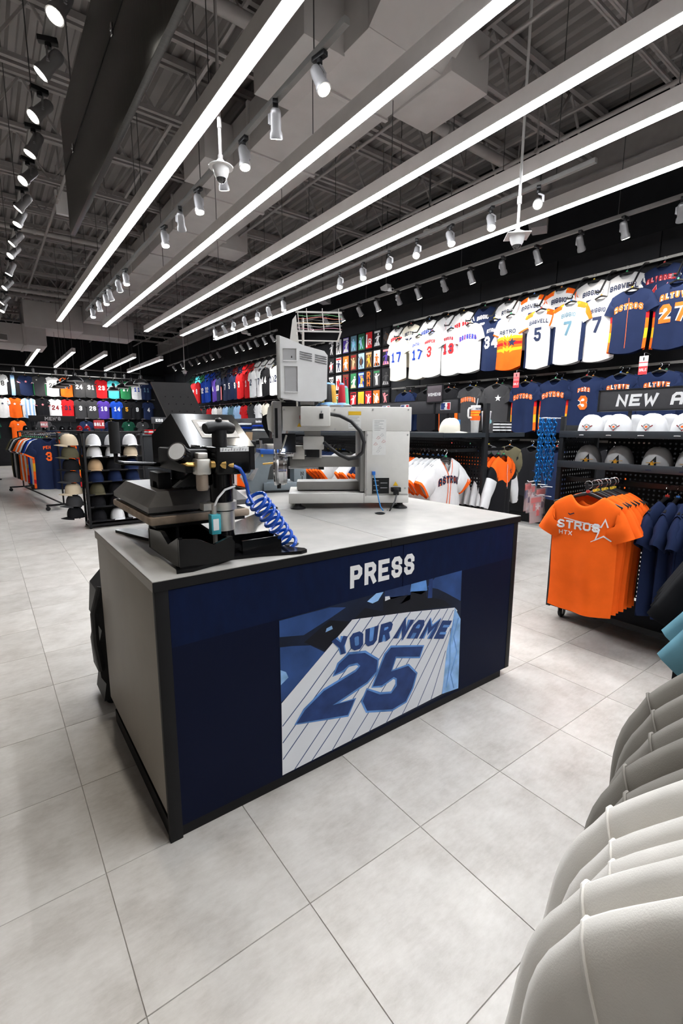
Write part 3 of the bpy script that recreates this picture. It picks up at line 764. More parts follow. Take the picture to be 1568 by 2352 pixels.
pp('print_shape', [(.796,.62),(.90,.60),(1.03,.64),(1.10,.665),(1.02,.683),(.796,.683)], 2, 'mid')
pp('print_shape', [(.797,.36),(.87,.40),(1.0,.50),(.93,.55),(.85,.57),(.797,.58)], 2, 'mid')
pp('print_shape', [(1.40,.61),(1.45,.645),(1.308,.645),(1.308,.690),(1.46,.690),(1.47,.62)], 2, 'navyd')
pp('print_shape', [(1.57,.655),(1.62,.690),(1.811,.691),(1.812,.535),(1.70,.60),(1.64,.632)], 2, 'mid')
pp('print_shape', [(1.145,.605),(1.20,.64),(1.30,.60),(1.30,.66),(1.46,.64),(1.60,.60),(1.70,.56),(1.74,.525)], 2, 'black')
pp('print_shape', [(.90,.57),(1.02,.63),(1.12,.60),(1.09,.575),(1.0,.51)], 2, 'black')
pp('print_shape', [(1.46,.655),(1.465,.69),(1.56,.69),(1.57,.64),(1.53,.628)], 3, 'lt')
pp('print_shape', [(1.46,.60),(1.465,.655),(1.56,.64),(1.57,.585)], 3, 'black')
pp('print_shape', [(1.575,.60),(1.58,.69),(1.605,.69),(1.605,.595)], 3, 'navy')
pp('print_shape', [(1.21,.665),(1.26,.69),(1.30,.688),(1.27,.655),(1.24,.65)], 3, 'sky')
pp('print_shape', [(.797,.43),(.83,.45),(.82,.475),(.797,.49)], 3, 'sky')
pp('print_shape', [(1.0,.585),(1.035,.59),(1.03,.605),(1.005,.60)], 3, 'sky')
pp('print_shape', [(1.31,.645),(1.34,.648),(1.335,.662),(1.31,.665)], 3, 'white')
pp('print_jersey', [(.796,.053),(.798,.355),(1.132,.605),(1.45,.562),(1.769,.51),(1.79,.49),(1.745,.40),(1.70,.074)], 4, 'white')
pp('print_sleeve', [(1.769,.51),(1.817,.44),(1.826,.062),(1.702,.074),(1.722,.297),(1.755,.42)], 5, 'sky')
for q in ([(1.80,.45),(1.77,.36),(1.80,.27),(1.76,.16),(1.79,.075)],[(1.765,.45),(1.745,.33),(1.75,.22),(1.73,.10)]):
    V, F = stroke(q, .006); obj('print_fold', MB().add(fp([(p.x, p.y) for p in V], 6), F), pt, mats=M_p['lt'], smooth=0)
tops = [(1.173,.6),(1.241,.591),(1.312,.582),(1.386,.571),(1.464,.559),(1.537,.546),(1.606,.537),(1.662,.526),(1.719,.517)]
bots = [(.900,.054),(.983,.055),(1.064,.056),(1.155,.058),(1.232,.060),(1.298,.062),(1.395,.064),(1.468,.066),(1.543,.069),(1.622,.071),(1.69,.10)]
sp = [((.80,.12),(1.10,.40),(1.20,.5)), ]
lines = [[(.80,.26),(.90,.345),(1.10,.53),(1.173,.6)],[(.80,.19),(.95,.33),(1.13,.485),(1.241,.591)],[(.80,.12),(.96,.27),(1.312,.582)],[(.85,.054),(1.386,.571)],[(.93,.055),(1.464,.559)],
         [(1.03,.056),(1.3,.36),(1.537,.546)],[(1.13,.058),(1.606,.537)],[(1.23,.06),(1.5,.37),(1.662,.526)],[(1.33,.063),(1.719,.517)],[(1.43,.066),(1.76,.50)],[(1.53,.069),(1.745,.41)],[(1.622,.071),(1.715,.30)]]
for q in lines:
    V, F = stroke(q, .0045, .2); obj('print_pinstripe', MB().add(fp([(p.x, p.y) for p in V], 5), F), pt, mats=M_p['stripe'], smooth=0)
two = [(1.04,.392),(1.063,.432),(1.115,.459),(1.2,.441),(1.271,.386),(1.266,.335),(1.215,.303),(1.06,.268),(1.033,.262),(1.147,.246),(1.111,.188),(.861,.248),(.90,.29),(.99,.34),(1.152,.371),(1.176,.389),(1.16,.408),(1.115,.413),(1.085,.398)]
five = [(1.553,.369),(1.532,.324),(1.379,.37),(1.353,.307),(1.459,.301),(1.513,.244),(1.49,.18),(1.451,.127),(1.365,.118),(1.217,.167),(1.191,.222),(1.215,.266),(1.288,.219),(1.356,.2),(1.39,.225),(1.389,.262),(1.37,.275),(1.3,.258),(1.247,.271),(1.317,.399),(1.35,.422)]
def grow(poly, d):
    k = len(poly); out = []
    for i in range(k):
        a, b, c = Vector(poly[i-1]), Vector(poly[i]), Vector(poly[(i+1) % k])
        t = ((b-a).normalized()+(c-b).normalized()).normalized(); out.append(tuple(b+Vector((-t.y, t.x))*d))
    return out
for pl_ in (two, five):
    ar = sum(pl_[i-1][0]*pl_[i][1]-pl_[i][0]*pl_[i-1][1] for i in range(len(pl_)))
    pp('print_number_edge', grow(pl_, -.010 if ar > 0 else .010), 6, 'lt')
    pp('print_number', pl_, 7, 'navy')
def quad_text(txt, quad, lay, k, sw, grow_=0):
    V, F, W = text2d(txt, 1.0, cw=.72, sw=sw, gap=.12, seg=.4)
    tl, tr, br, bl = [Vector(q) for q in quad]
    R = []
    for (x, y, l_) in V:
        u = x/W+.5; R.append(tuple((bl.lerp(br, u)).lerp(tl.lerp(tr, u), y)) + (l_,))
    return obj('print_lettering', MB().add([(p[0]-c0.x, -.0046-.0005*lay-p[2]*.5, p[1]) for p in R], F), pt, mats=M_p[k], smooth=0)
for lay, k, sw in ((6, 'lt', .36), (7, 'navy', .24)):
    quad_text('YOUR', [(1.03,.545),(1.362,.545),(1.336,.462),(1.055,.470)], lay, k, sw)
    quad_text('NAME', [(1.421,.535),(1.752,.447),(1.695,.368),(1.360,.462)], lay, k, sw)
M_signwhite = mat('white_sign_vinyl', (.82,.82,.82), .5, var=.02)
obj('press_lettering', flat_text('PRESS', .093, (1.300-c0.x, -.0062, .738), (1,0,0), (0,0,1), cw=.062, sw=.0205, gap=.0125, seg=.2), pt, mats=M_signwhite, smooth=0)
obj('cable_grommet', MB().lathe([(.026,.0005),(.03,.004),(.022,.004),(.022,.001)], (.936-c0.x+.01, 1.60-c0.y, ZT), 20), ct, mats=M_plastic_black)
obj('cable_grommet', MB().lathe([(.026,.0005),(.03,.004),(.022,.004),(.022,.001)], (1.70-c0.x, 1.925-c0.y, ZT), 20), ct, mats=M_plastic_black)

# second counter standing behind
ct2 = thing('back_counter', 'plain stone-grey topped counter standing behind the press counter', 'counter', (.95, 2.366, 0))
obj('worktop', MB().cbox(-.06, 1.12, 0, .95, ZT-.034, ZT, .002), ct2, mats=M_lam)
obj('body', MB().cbox(-.02, 1.06, .03, .93, .06, ZT-.034, .002), ct2, mats=M_cabside)
obj('plinth', MB().box(.03, 1.0, .08, .88, 0, .06), ct2, mats=M_edge)
# padded bag behind the counter
M_bag = mat('black_nylon', (.012,.012,.013), .55, var=.2, bump=.3, bscale=300)
bg = thing('backpack', 'black padded bag leaning behind the taupe side of the counter', 'bag', (.40, 2.44, 0))
obj('bag_body', MB().prism([(-.045,.03),(.28,.03),(.28,.60),(.20,.66),(.02,.66),(-.035,.60),(-.05,.45),(-.03,.40),(-.055,.30),(-.05,.16),(-.03,.12)], 'y', .0, .20), bg, mats=M_bag)
obj('strap', MB().tube([(-.02,.0,.62),(-.06,-.02,.5),(-.062,-.02,.35),(-.045,0,.2)], .016, 8), bg, mats=M_bag)
obj('wheel', MB().lathe([(.03,-.012),(.034,0),(.03,.012)], (-.005,.02,.034), 14, axis='y'), bg, mats=M_plastic_black)

# ================================================================== HEAT PRESS
M_gloss = mat('gloss_black_enamel', (.004,.004,.0045), .14, var=.1, spec=.2)
M_platen = mat('dark_non_stick_platen', (.10,.094,.09), .36, var=.15, vscale=18)
M_pad = mat('tan_silicone_pad', (.30,.23,.17), .7, var=.25, vscale=22)
M_brass = mat('brass', (.62,.40,.14), .28, 1.0, var=.1)
M_bluehose = mat('blue_hose', (.006,.075,.47), .22, var=.04, coat=.3)
M_alu = mat('cast_aluminium', (.62,.60,.56), .38, .9, var=.08)
M_tealp = mat('teal_valve', (.05,.38,.45), .4, var=.05)
M_label = mat('silver_label', (.42,.40,.37), .6, var=.12, vscale=90, spec=.2)
hp0 = Vector((.67, 1.62, ZT)); hp = thing('heat_press', 'glossy black heat press with hooded control box and tan padded platen', 'heat press', hp0)
def H(name, mb, m, parent=None, smooth=35): return obj(name, mb, parent or hp, mats=m, smooth=smooth)
def h_(x, y, z): return (x-hp0.x, y-hp0.y, z-hp0.z)
base = [(.45,1.475),(.50,1.468),(.60,1.50),(.66,1.527),(.76,1.505),(.90,1.452),(.93,1.46),(.935,1.485),(.86,1.60),(.84,1.74),(1.0,2.0),(1.31,2.36),(1.325,2.40),(1.29,2.41),(.95,2.12),(.76,1.96),(.60,2.06),(.50,2.24),(.46,2.27),(.43,2.25),(.50,2.0),(.54,1.82),(.50,1.65)]
H('base_plate', MB().prism([(x-hp0.x, y-hp0.y) for x, y in base], 'z', 0, .012), M_gloss)
H('pedestal', MB().prism([(-.205,.012),(-.02,.012),(-.015,.075),(-.03,.095),(-.09,.075),(-.14,.10),(-.205,.108)], 'y', -.135, -.122), M_gloss)
H('pedestal', MB().prism([(-.125,.012),(.22,.012),(.22,.085),(.06,.10),(-.02,.07),(-.125,.112)], 'x', -.205, -.19), M_gloss)
H('pedestal', MB().prism([(-.12,.012),(.22,.012),(.22,.09),(.05,.075),(-.12,.092)], 'x', -.03, -.016), M_gloss)
H('pedestal', MB().cbox(-.205, -.016, .2, .215, .012, .15, .003), M_gloss)
H('tray', MB().box(.04, .20, -.075, -.068, .012, .058).box(.04,.20,.03,.037,.012,.058).box(.193,.20,-.07,.03,.012,.058).box(.04,.2,-.07,.03,.012,.018), M_gloss)
col = H('column', MB().cyl((0,0,.012),(0,0,.38),.041,n=28).cyl((0,0,.012),(0,0,.03),.06,n=28), M_gloss)
H('column_sleeve', MB().cyl((0,0,.095),(0,0,.165),.0435,n=28), M_alu, col)
H('clamp_ring', MB().cyl((0,0,.170),(0,0,.198),.052,n=28).box(-.075,-.045,-.02,.02,.172,.196), M_alu, col)
H('platen_post', MB().cyl((-.075,.35,.012),(-.075,.35,.10),.03), M_blackmetal); H('platen_post', MB().cyl((-.12,.15,.012),(-.12,.15,.10),.008), M_blackmetal)
H('lower_platen_frame', MB().cbox(-.20, .155, .14, .70, .094, .112, .004), M_blackmetal)
H('lower_platen', MB().cbox(-.22, .17, .125, .735, .108, .138, .008), M_pad)
H('pad_top', MB().cbox(-.205, .155, .14, .72, .137, .141, .002), M_platen)
# upper platen: bevelled slab
def frustum(x0,x1,y0,y1,z0,zm,z1,ins):
    v = [(x0,y0,z0),(x1,y0,z0),(x1,y1,z0),(x0,y1,z0),(x0,y0,zm),(x1,y0,zm),(x1,y1,zm),(x0,y1,zm),(x0+ins,y0+ins,z1),(x1-ins,y0+ins,z1),(x1-ins,y1-ins,z1),(x0+ins,y1-ins,z1)]
    return MB().add(v, [(3,2,1,0),(0,1,5,4),(1,2,6,5),(2,3,7,6),(3,0,4,7),(4,5,9,8),(5,6,10,9),(6,7,11,10),(7,4,8,11),(8,9,10,11)])
H('upper_platen', frustum(-.215,.175,.155,.73,.152,.172,.222,.045), M_platen, smooth=20)
H('platen_bracket', MB().cbox(-.14,.06,.30,.36,.222,.252,.003).cbox(-.14,-.09,.28,.40,.222,.285,.003), M_blackmetal)
for i in range(3): H('bolt', MB().lathe([(.011,0),(.011,.014),(.006,.018)], (-.05+i*.035,.27,.222), 10), M_plastic_black)
H('arm_beam', MB().cbox(-.045,.085,-.075,.34,.298,.395,.01), M_gloss)
H('arm_side', MB().cbox(-.13,-.045,-.01,.30,.305,.385,.008), M_blackmetal)
H('arm_plate', MB().prism([(-.16,.255),(.06,.255),(.06,.30),(-.02,.32),(-.10,.30)], 'y', .02, .05), M_blackmetal)
H('shaft', MB().cyl((-.04,.34,.25),(-.04,.34,.40),.03), M_blackmetal)
st_ = H('white_sticker', MB().box(-.03,.075,-.0765,-.0748,.378,.392), M_signwhite)
for i in range(9): H('sticker_mark', MB().bar((-.022+i*.0105,-.0768,.380+.002*(i % 2)),(-.020+i*.0105,-.0768,.390-.002*(i % 3)),.0025,.001), M_plastic_black, st_, 0)
kn = H('knob', MB().cyl((0,.0,.395),(0,.0,.45),.026,n=20).tube([(-.056,-.014,.455),(-.04,-.010,.458),(-.02,0,.462),(.02,0,.462),(.04,.010,.458),(.056,.014,.455)], [.018,.022,.02,.02,.022,.018], 12).lathe([(.012,0),(.012,.006),(.004,.012)], (0,0,.482), 12), M_plastic_black)
# control hood: pitched roof box
hy = [(.06,.39),(.255,.512),(.53,.43),(.53,.29),(.06,.30)]
hd = H('control_hood', MB().prism(hy, 'x', -.085, .165), M_gloss, smooth=20)
sl = Vector((0,.195,.122)).normalized(); nrm = Vector((0,-sl.z,sl.y))
def on_hood(x, t): return (Vector((x,.06,.39))+sl*t+nrm*.0015)
def hq(x0,x1,t0,t1,l): return [(on_hood(x0,t0)+nrm*l)[:], (on_hood(x1,t0)+nrm*l)[:], (on_hood(x1,t1)+nrm*l)[:], (on_hood(x0,t1)+nrm*l)[:]]
H('label_plate', MB().poly(hq(-.02,.13,.06,.185,0)), M_label, hd, 0)
H('label_text', MB().poly(hq(-.005,.115,.14,.168,.0008)).poly(hq(-.005,.04,.075,.1,.0008)), M_signwhite, hd, 0)
for i in range(3): H('label_text', MB().poly(hq(-.008,.11,.108+i*.009,.112+i*.009,.0008)), M_plastic_black, hd, 0)
H('hood_corner', MB().cyl(on_hood(-.08,.005), on_hood(-.05,.0), .006, n=8), M_chrome, hd)
# handle on the far side
hl = H('handle', MB().cyl((-.285,.28,.365),(-.285,.28,.478),.0185,n=16), mat('foam_grip',(.015,.015,.016),.9,var=.1))
H('handle_bar', MB().tube([(-.285,.28,.37),(-.285,.28,.335),(-.26,.28,.328),(-.13,.28,.318)], .008, 8), M_gloss, hl)
# air regulator, gauge, fittings
rg = H('air_regulator', MB().cbox(-.105,-.055,-.055,-.005,.30,.355,.006).cbox(-.098,-.062,-.048,-.012,.355,.375,.004), M_alu)
H('filter_bowl', MB().lathe([(.004,.245),(.018,.246),(.021,.255),(.021,.30),(.024,.302)], (-.08,-.03,0), 18), mat('smoked_bowl',(.30,.24,.19),.25,.2,var=.1), rg)
H('brass_fitting', MB().tube([(-.055,-.05,.335),(-.035,-.056,.334),(-.033,-.056,.334),(-.008,-.064,.332),(-.006,-.064,.332),(.018,-.070,.330)], [.014,.014,.018,.018,.010,.010], 12), M_brass, rg)
H('brass_elbow', MB().tube([(-.105,-.03,.335),(-.13,-.03,.337),(-.145,-.03,.345),(-.148,-.03,.36)], .0085, 10), M_brass, rg)
gd = Vector((-.6,-.55,.35)).normalized(); gc = Vector((-.155,-.035,.375))
gg = H('pressure_gauge', MB().cyl(gc-gd*.022, gc+gd*.012, .030, n=24).cyl(gc+gd*.012, gc+gd*.016, .032, n=24), M_gloss)
H('gauge_rim', MB().cyl(gc+gd*.0155, gc+gd*.018, .0325, n=24), M_chrome, gg)
H('gauge_face', MB().cyl(gc+gd*.018, gc+gd*.0185, .028, n=24), M_whiteplastic, gg)
H('valve', MB().cbox(-.072,-.038,-.078,-.048,.095,.165,.003), M_tealp)
H('valve_label', MB().box(-.066,-.046,-.0785,-.0778,.11,.15), M_signwhite)
H('valve_fitting', MB().cyl((-.055,-.062,.165),(-.055,-.062,.195),.008).cyl((-.055,-.062,.06),(-.055,-.062,.095),.008).tube([(-.055,-.062,.062),(-.03,-.07,.045),(-.01,-.065,.03)],.006,8), M_alu)
H('air_tube', MB().tube([(-.055,-.062,.19),(-.04,-.064,.22),(-.01,-.055,.245),(.03,-.05,.255)], .004, 8), M_whiteplastic)
# blue coiled hose
hs0 = Vector((.688, 1.548, 1.243)); hs = thing('air_hose', 'bright blue coiled air hose drooping from the heat press to the worktop', 'hose', hs0)
pts = [(0,0,0),(.02,-.005,-.01),(.035,-.006,-.035),(.045,-.005,-.07),(.052,-.002,-.105)]
P0, P1, P2 = Vector((.075,.0,-.115)), Vector((.15,.01,-.20)), Vector((.232,.02,-.318))
turns = 8.0; NN = int(turns*16)
for i in range(NN+1):
    t = i/NN; c = P0*(1-t)**2 + P1*2*t*(1-t) + P2*t*t
    tg = ((P1-P0)*(1-t) + (P2-P1)*t).normalized()
    a1 = tg.cross(Vector((0,1,0))).normalized(); a2 = tg.cross(a1).normalized()
    a = 2*PI*turns*t + 2.4; r = .036*(1-.15*t)
    pts.append((c + a1*r*math.cos(a) + a2*r*math.sin(a))[:])
pts.append((.245,.03,-.328))
obj('hose_coil', MB().tube(pts, .0066, 8), hs, mats=M_bluehose)
# ================================================================== EMBROIDERY MACHINE
M_emb = mat('warm_white_enamel', (.70,.685,.65), .38, var=.03, vscale=20)
M_embgrey = mat('mid_grey_enamel', (.30,.29,.275), .42, var=.04)
M_monitor = mat('white_monitor_plastic', (.90,.90,.90), .4, var=.02)
M_paper = mat('paper_label', (.80,.80,.78), .6, var=.03, vscale=60)
M_yel = mat('warning_yellow', (.85,.52,.02), .5, var=.03)
M_cable = mat('black_cable', (.02,.02,.022), .45, var=.1)
M_redp = mat('red_plastic', (.50,.03,.025), .4, var=.05)
em = thing('embroidery_machine', 'white single-head embroidery machine with a screen and thread rack', 'embroidery machine', (1.41, 2.31, ZT), math.atan2(-.538, .843))
def E_(name, mb, m, parent=None, smooth=35): return obj(name, mb, parent or em, mats=m, smooth=smooth)
K = 396.0
def ex(px): return (px-683)/K
def ez(py): return (1170-py)/K
def eb(x0, x1, y0, y1, d0, d1, c=.005): return MB().cbox(ex(x0), ex(x1), d0, d1, ez(y1), ez(y0), c)
for px in (684, 920):
    for d in (.03, .30):
        E_('levelling_foot', MB().lathe([(.045,0),(.044,.006),(.022,.018),(.018,.022),(.018,.036)], (ex(px), d, 0), 18), M_plastic_black)
E_('base_frame', eb(663,938,1134,1157,0,.33,.004), M_emb)
E_('base_seam', MB().box(ex(834),ex(835.5),-.0006,.001,ez(1157),ez(1134)), M_embgrey)
E_('hoop_rail', eb(681,838,1111,1131,.10,.24,.006), M_embgrey)
body = E_('column', eb(836,937,994,1141,0,.30,.003), M_emb)
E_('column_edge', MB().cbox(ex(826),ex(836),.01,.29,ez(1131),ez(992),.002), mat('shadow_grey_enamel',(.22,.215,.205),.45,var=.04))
arm = E_('upper_arm', eb(652,940,941,994,0,.30,.004), M_emb)
E_('arm_seam', MB().box(ex(838),ex(839.5),-.0008,.001,ez(1141),ez(994)), M_embgrey, body)
for q in ((656,948),(767,948),(852,947),(932,947),(932,1002),(841,1002),(840,1125),(929,1123),(768,990)):
    E_('screw', MB().lathe([(.0045,-.004),(.0045,-.001),(.002,0)], (ex(q[0]),0,ez(q[1])), 10, axis='y'), M_steel, body)
E_('control_box', eb(692,756,942,984,-.085,.0,.006), M_emb)
E_('toggle_switch', eb(733,741,957,968,-.09,-.085,.001), M_plastic_black)
E_('toggle_lever', MB().cyl((ex(737),-.09,ez(955)),(ex(737),-.105,ez(952)),.003), M_steel)
E_('emergency_knob', MB().lathe([(.006,0),(.011,.002),(.013,.014),(.021,.018),(.021,.03),(.012,.036)], (ex(690),-.03,ez(965)), 18, axis='x'), M_redp)
E_('warning_triangle', MB().poly([(ex(684),-.001,ez(985)),(ex(694),-.001,ez(985)),(ex(689),-.001,ez(976))]), M_yel, arm, 0)
E_('caution_label', MB().box(ex(798),ex(826),-.0012,-.0004,ez(959),ez(951)), M_yel, arm, 0)
pl_ = E_('caution_sheet', MB().box(ex(798),ex(826),-.0012,-.0004,ez(989),ez(959.5)), M_paper, arm, 0)
M_print = mat('grey_print', (.35,.35,.36), .6, var=.1)
for i in range(6): E_('printed_line', MB().box(ex(800),ex(800+[22,18,23,14,20,16][i]),-.0016,-.0011,ez(964+i*4),ez(963+i*4)), M_print, arm, 0)
E_('threading_chart', MB().box(ex(852),ex(883),-.0012,-.0004,ez(1047),ez(968)), M_paper, body, 0)
for i in range(7): E_('printed_line', MB().box(ex(856),ex(856+[22,12,20,10,16,22,14][i]),-.0016,-.0011,ez(972+i*3.4),ez(971+i*3.4)), M_print, body, 0)
for i, (a, b) in enumerate(((866,1008),(874,1002),(860,1022),(870,1030),(878,1016),(866,1038))): E_('printed_diagram', MB().tube([(ex(a-5),-.0014,ez(b+3)),(ex(a),-.0014,ez(b-3)),(ex(a+4),-.0014,ez(b+1)),(ex(a-2),-.0014,ez(b+4))], .0008, 4), M_print if i % 2 else M_redp, body, 0)
E_('rating_plate', MB().box(ex(853),ex(892),-.0015,-.0004,ez(1135),ez(1099)), M_plastic_black, body, 0)
for i in range(5): E_('printed_line', MB().box(ex(856+(i % 2)*16),ex(868+(i % 2)*20),-.0019,-.0014,ez(1106+i*5.5),ez(1104.5+i*5.5)), M_print, body, 0)
E_('warning_triangle', MB().poly([(ex(901),-.001,ez(1117)),(ex(913),-.001,ez(1117)),(ex(907),-.001,ez(1107))]), M_yel, body, 0)
E_('power_plug', MB().cbox(ex(896),ex(918),-.03,0,ez(1130),ez(1120),.003).cbox(ex(900),ex(912),-.045,-.02,ez(1137),ez(1122),.003), M_plastic_black)
E_('power_cable', MB().tube([(ex(907),-.04,ez(1136)),(ex(901),-.075,ez(1148)),(ex(892),-.09,ez(1162)),(ex(886),-.08,ez(1176)),(ex(885),-.06,.0)], .0048, 8), M_cable)
E_('network_plug', MB().cbox(ex(852),ex(859),-.02,0,ez(1092),ez(1084),.001), mat('blue_plug',(.02,.16,.6),.4,var=.05))
E_('network_cable', MB().tube([(ex(856),-.016,ez(1090)),(ex(858),-.035,ez(1105)),(ex(862),-.055,ez(1130)),(ex(868),-.075,ez(1160)),(ex(875),-.07,.0)], .0036, 8), mat('blue_network_cable',(.03,.25,.62),.4,var=.04))
E_('arm_cable', MB().tube([(ex(755),-.03,ez(957)),(ex(778),-.045,ez(961)),(ex(802),-.06,ez(973)),(ex(822),-.06,ez(994)),(ex(831),-.055,ez(1018)),(ex(828),-.05,ez(1040)),(ex(815),-.045,ez(1052)),(ex(798),-.04,ez(1055)),(ex(778),-.03,ez(1046)),(ex(757),-.01,ez(1031)),(ex(744),.02,ez(1020))], .0105, 12), M_cable)
# lower cylinder arm and cap driver
E_('cylinder_arm', eb(665,838,1052,1077,.09,.20,.006), M_embgrey)
E_('drive_rod', MB().cyl((ex(662),.12,ez(1079)),(ex(736),.12,ez(1079)),.007), M_steel)
E_('drive_collar', MB().cyl((ex(732),.12,ez(1079)),(ex(745),.12,ez(1079)),.013), M_plastic_black)
E_('hoop_carriage', eb(697,744,1006,1036,.04,.20,.006), M_emb)
E_('carriage_block', eb(703,735,1033,1053,.05,.19,.003), M_plastic_black)
E_('carriage_leg', eb(733,739,1030,1055,.05,.19,.002).add([],[]), M_alu)
E_('carriage_bracket', eb(672,700,1028,1058,.06,.16,.002), M_alu)
E_('carriage_neck', eb(700,737,992,1010,.06,.16,.003), M_embgrey)
dr = E_('cap_driver', MB().lathe([(.088,-.04),(.092,-.038),(.092,.018),(.086,.022),(.086,.034),(.05,.036),(.05,-.04)], (ex(646), .07, ez(1081)), 32, axis='x'), M_chrome)
E_('driver_band', MB().lathe([(.0935,-.03),(.0945,-.028),(.0945,-.012),(.0935,-.01)], (ex(646), .07, ez(1081)), 32, axis='x'), M_steel, dr)
E_('driver_knob', MB().cyl((ex(641),.05,ez(1116)),(ex(641),.05,ez(1124)),.012), M_plastic_black, dr)
# sewing head
E_('needle_case', eb(628,660,929,1003,.03,.27,.01), M_emb)
E_('head_cover', MB().prism([(ex(634),ez(1000)),(ex(620),ez(992)),(ex(617),ez(965)),(ex(621),ez(943)),(ex(634),ez(935))], 'y', .02, .28), M_emb)
E_('head_guard', MB().prism([(ex(622),ez(1012)),(ex(610),ez(990)),(ex(605),ez(975)),(ex(607),ez(962)),(ex(620),ez(956))], 'y', .05, .25), M_plastic_black)
E_('head_frame', MB().box(ex(633),ex(650),.0,.02,ez(1035),ez(930)).add([],[]), M_steel)
E_('head_slot', MB().box(ex(636),ex(642),-.002,.001,ez(1010),ez(945)), M_plastic_black)
for i in range(6): E_('needle_bar', MB().cyl((ex(632),.05+i*.035,ez(1005)),(ex(632),.05+i*.035,ez(1048)),.004), M_chrome)
E_('presser_bracket', MB().cbox(ex(642),ex(680),.03,.05,ez(1042),ez(1000),.002), M_blackmetal)
E_('thread_guide', MB().tube([(ex(660),.02,ez(1004)),(ex(655),.0,ez(1020)),(ex(648),.0,ez(1038)),(ex(641),.02,ez(1050))], .006, 8), M_alu)
E_('needle_light', MB().cbox(ex(646),ex(656),.01,.03,ez(1040),ez(1034),.001), mat('cold_led',(.8,.9,1),.4,emit=(.55,.7,1.0),es=28.0))
E_('needle_plate', MB().cbox(ex(640),ex(676),-.01,.16,ez(1050),ez(1044),.002), M_chrome)
E_('tension_motor', eb(651,682,932,945,.02,.16,.004), M_plastic_black)
# monitor
mon = E_('monitor', MB().prism([(ex(650),ez(797)),(ex(668),ez(803)),(ex(700),ez(816)),(ex(744),ez(827)),(ex(751),ez(836)),(ex(749),ez(925)),(ex(738),ez(931)),(ex(690),ez(931)),(ex(650),ez(924))], 'y', -.055, .0), M_monitor)
E_('bezel', MB().cbox(ex(643),ex(651),-.06,.24,ez(925),ez(797),.004), M_embgrey, mon)
E_('monitor_back', MB().prism([(ex(650),ez(800)),(ex(744),ez(830)),(ex(744),ez(926)),(ex(650),ez(922))], 'y', .0, .22), M_monitor, mon)
for a, b, c_, d_ in ((657,686,822,848),(660,688,858,912)):
    E_('recess', MB().box(ex(a),ex(b),-.0565,-.0555,ez(d_),ez(c_)), mat('recess_shade',(.48,.48,.49),.5,var=.03), mon, 0)  # flat panel, its grey paints the shade inside the recess
    E_('recess_lip', MB().bar((ex(a),-.058,ez(c_)),(ex(b),-.058,ez(c_)),.006).bar((ex(b),-.058,ez(c_)),(ex(b),-.058,ez(d_)),.006).bar((ex(a),-.058,ez(d_)),(ex(b),-.058,ez(d_)),.006), M_monitor, mon, 0)
E_('port', eb(674,676,838,842,-.058,-.0555,.0005), M_plastic_black, mon)
for r in range(4):
    for c_ in (0, 1): E_('vent_slot', MB().bar((ex(692+c_*32),-.056,ez(829+r*4.6+c_*6)),(ex(718+c_*31),-.056,ez(834+r*4.6+c_*6)),.003,.004), mat('vent_shadow',(.16,.16,.17),.6,var=.05), mon, 0)
E_('monitor_arm', MB().cyl((ex(704),.05,ez(944)),(ex(704),.05,ez(924)),.025).cbox(ex(692),ex(722),-.03,.07,ez(938),ez(928),.004).tube([(ex(712),-.04,ez(930)),(ex(722),-.045,ez(926)),(ex(735),-.04,ez(932))],.006,8), M_embgrey, mon)
# thread rack
rk = E_('thread_rack', MB().cyl((ex(699),.14,ez(942)),(ex(699),.14,ez(745)),.007).cyl((ex(683),.26,ez(942)),(ex(683),.26,ez(748)),.006), M_alu)
E_('guide_plate', MB().prism([(ex(668),ez(808)),(ex(676),ez(752)),(ex(684),ez(742)),(ex(690),ez(806))], 'y', .10, .105), M_emb, rk)
fr = MB()
for dz, z_ in ((-.0, 743), (0, 782)):
    fr.bar((ex(684),.02,ez(z_)),(ex(783),.02,ez(z_)),.008).bar((ex(684),.26,ez(z_+3)),(ex(783),.26,ez(z_+3)),.006)
for px in (688,707,741,776): fr.bar((ex(px),.02,ez(741)),(ex(px+4),.02,ez(783)),.018,.004)
for px in (686,781): fr.bar((ex(px),.02,ez(782)),(ex(px),.26,ez(785)),.008)
E_('rack_frame', fr, M_emb, rk, 0)
for i, px in enumerate((707,741,776)): E_('rack_pin', MB().cyl((ex(px),.02,ez(743)),(ex(px),.02,ez(735)),.002,n=6), M_alu, rk)
TH = [(.1,.35,.12),(.7,.15,.1),(.1,.1,.1),(.75,.5,.15),(.5,.5,.5),(.7,.3,.4)]
for i in range(6):
    z_ = 747+i*5.5; m_ = mat('thread_%d' % i, TH[i], .6, var=.1)
    E_('thread', MB().tube([(ex(688+k_*16),.05,ez(z_+2.0*math.sin(k_*1.3+i))) for k_ in range(7)], .0012, 5), m_, rk)
def cone(px, py0, py1, d, colr, nm, cap=True):
    x = ex(px); z0, z1 = ez(py1), ez(py0)
    E_('cone_base', MB().lathe([(.042,z0-.022),(.040,z0-.016),(.026,z0-.004),(.022,z0)], (x,d,0), 20), mat('pale_blue_plastic',(.22,.46,.78),.4,var=.03), rk)
    E_('thread_cone', MB().lathe([(.022,z0),(.0225,z0+.004),(.0165,z1-.006),(.014,z1)], (x,d,0), 20), mat('spool_'+nm, colr, .55, var=.08, vscale=200), rk)
    if cap: E_('cone_tip', MB().lathe([(.014,z1),(.012,z1+.008),(.006,z1+.010)], (x,d,0), 16), mat('pale_blue_plastic',(.22,.46,.78),.4,var=.03), rk)
cone(754,892,931,.04,(.018,.018,.02),'black'); cone(784,893,932,.04,(.5,.01,.025),'red')
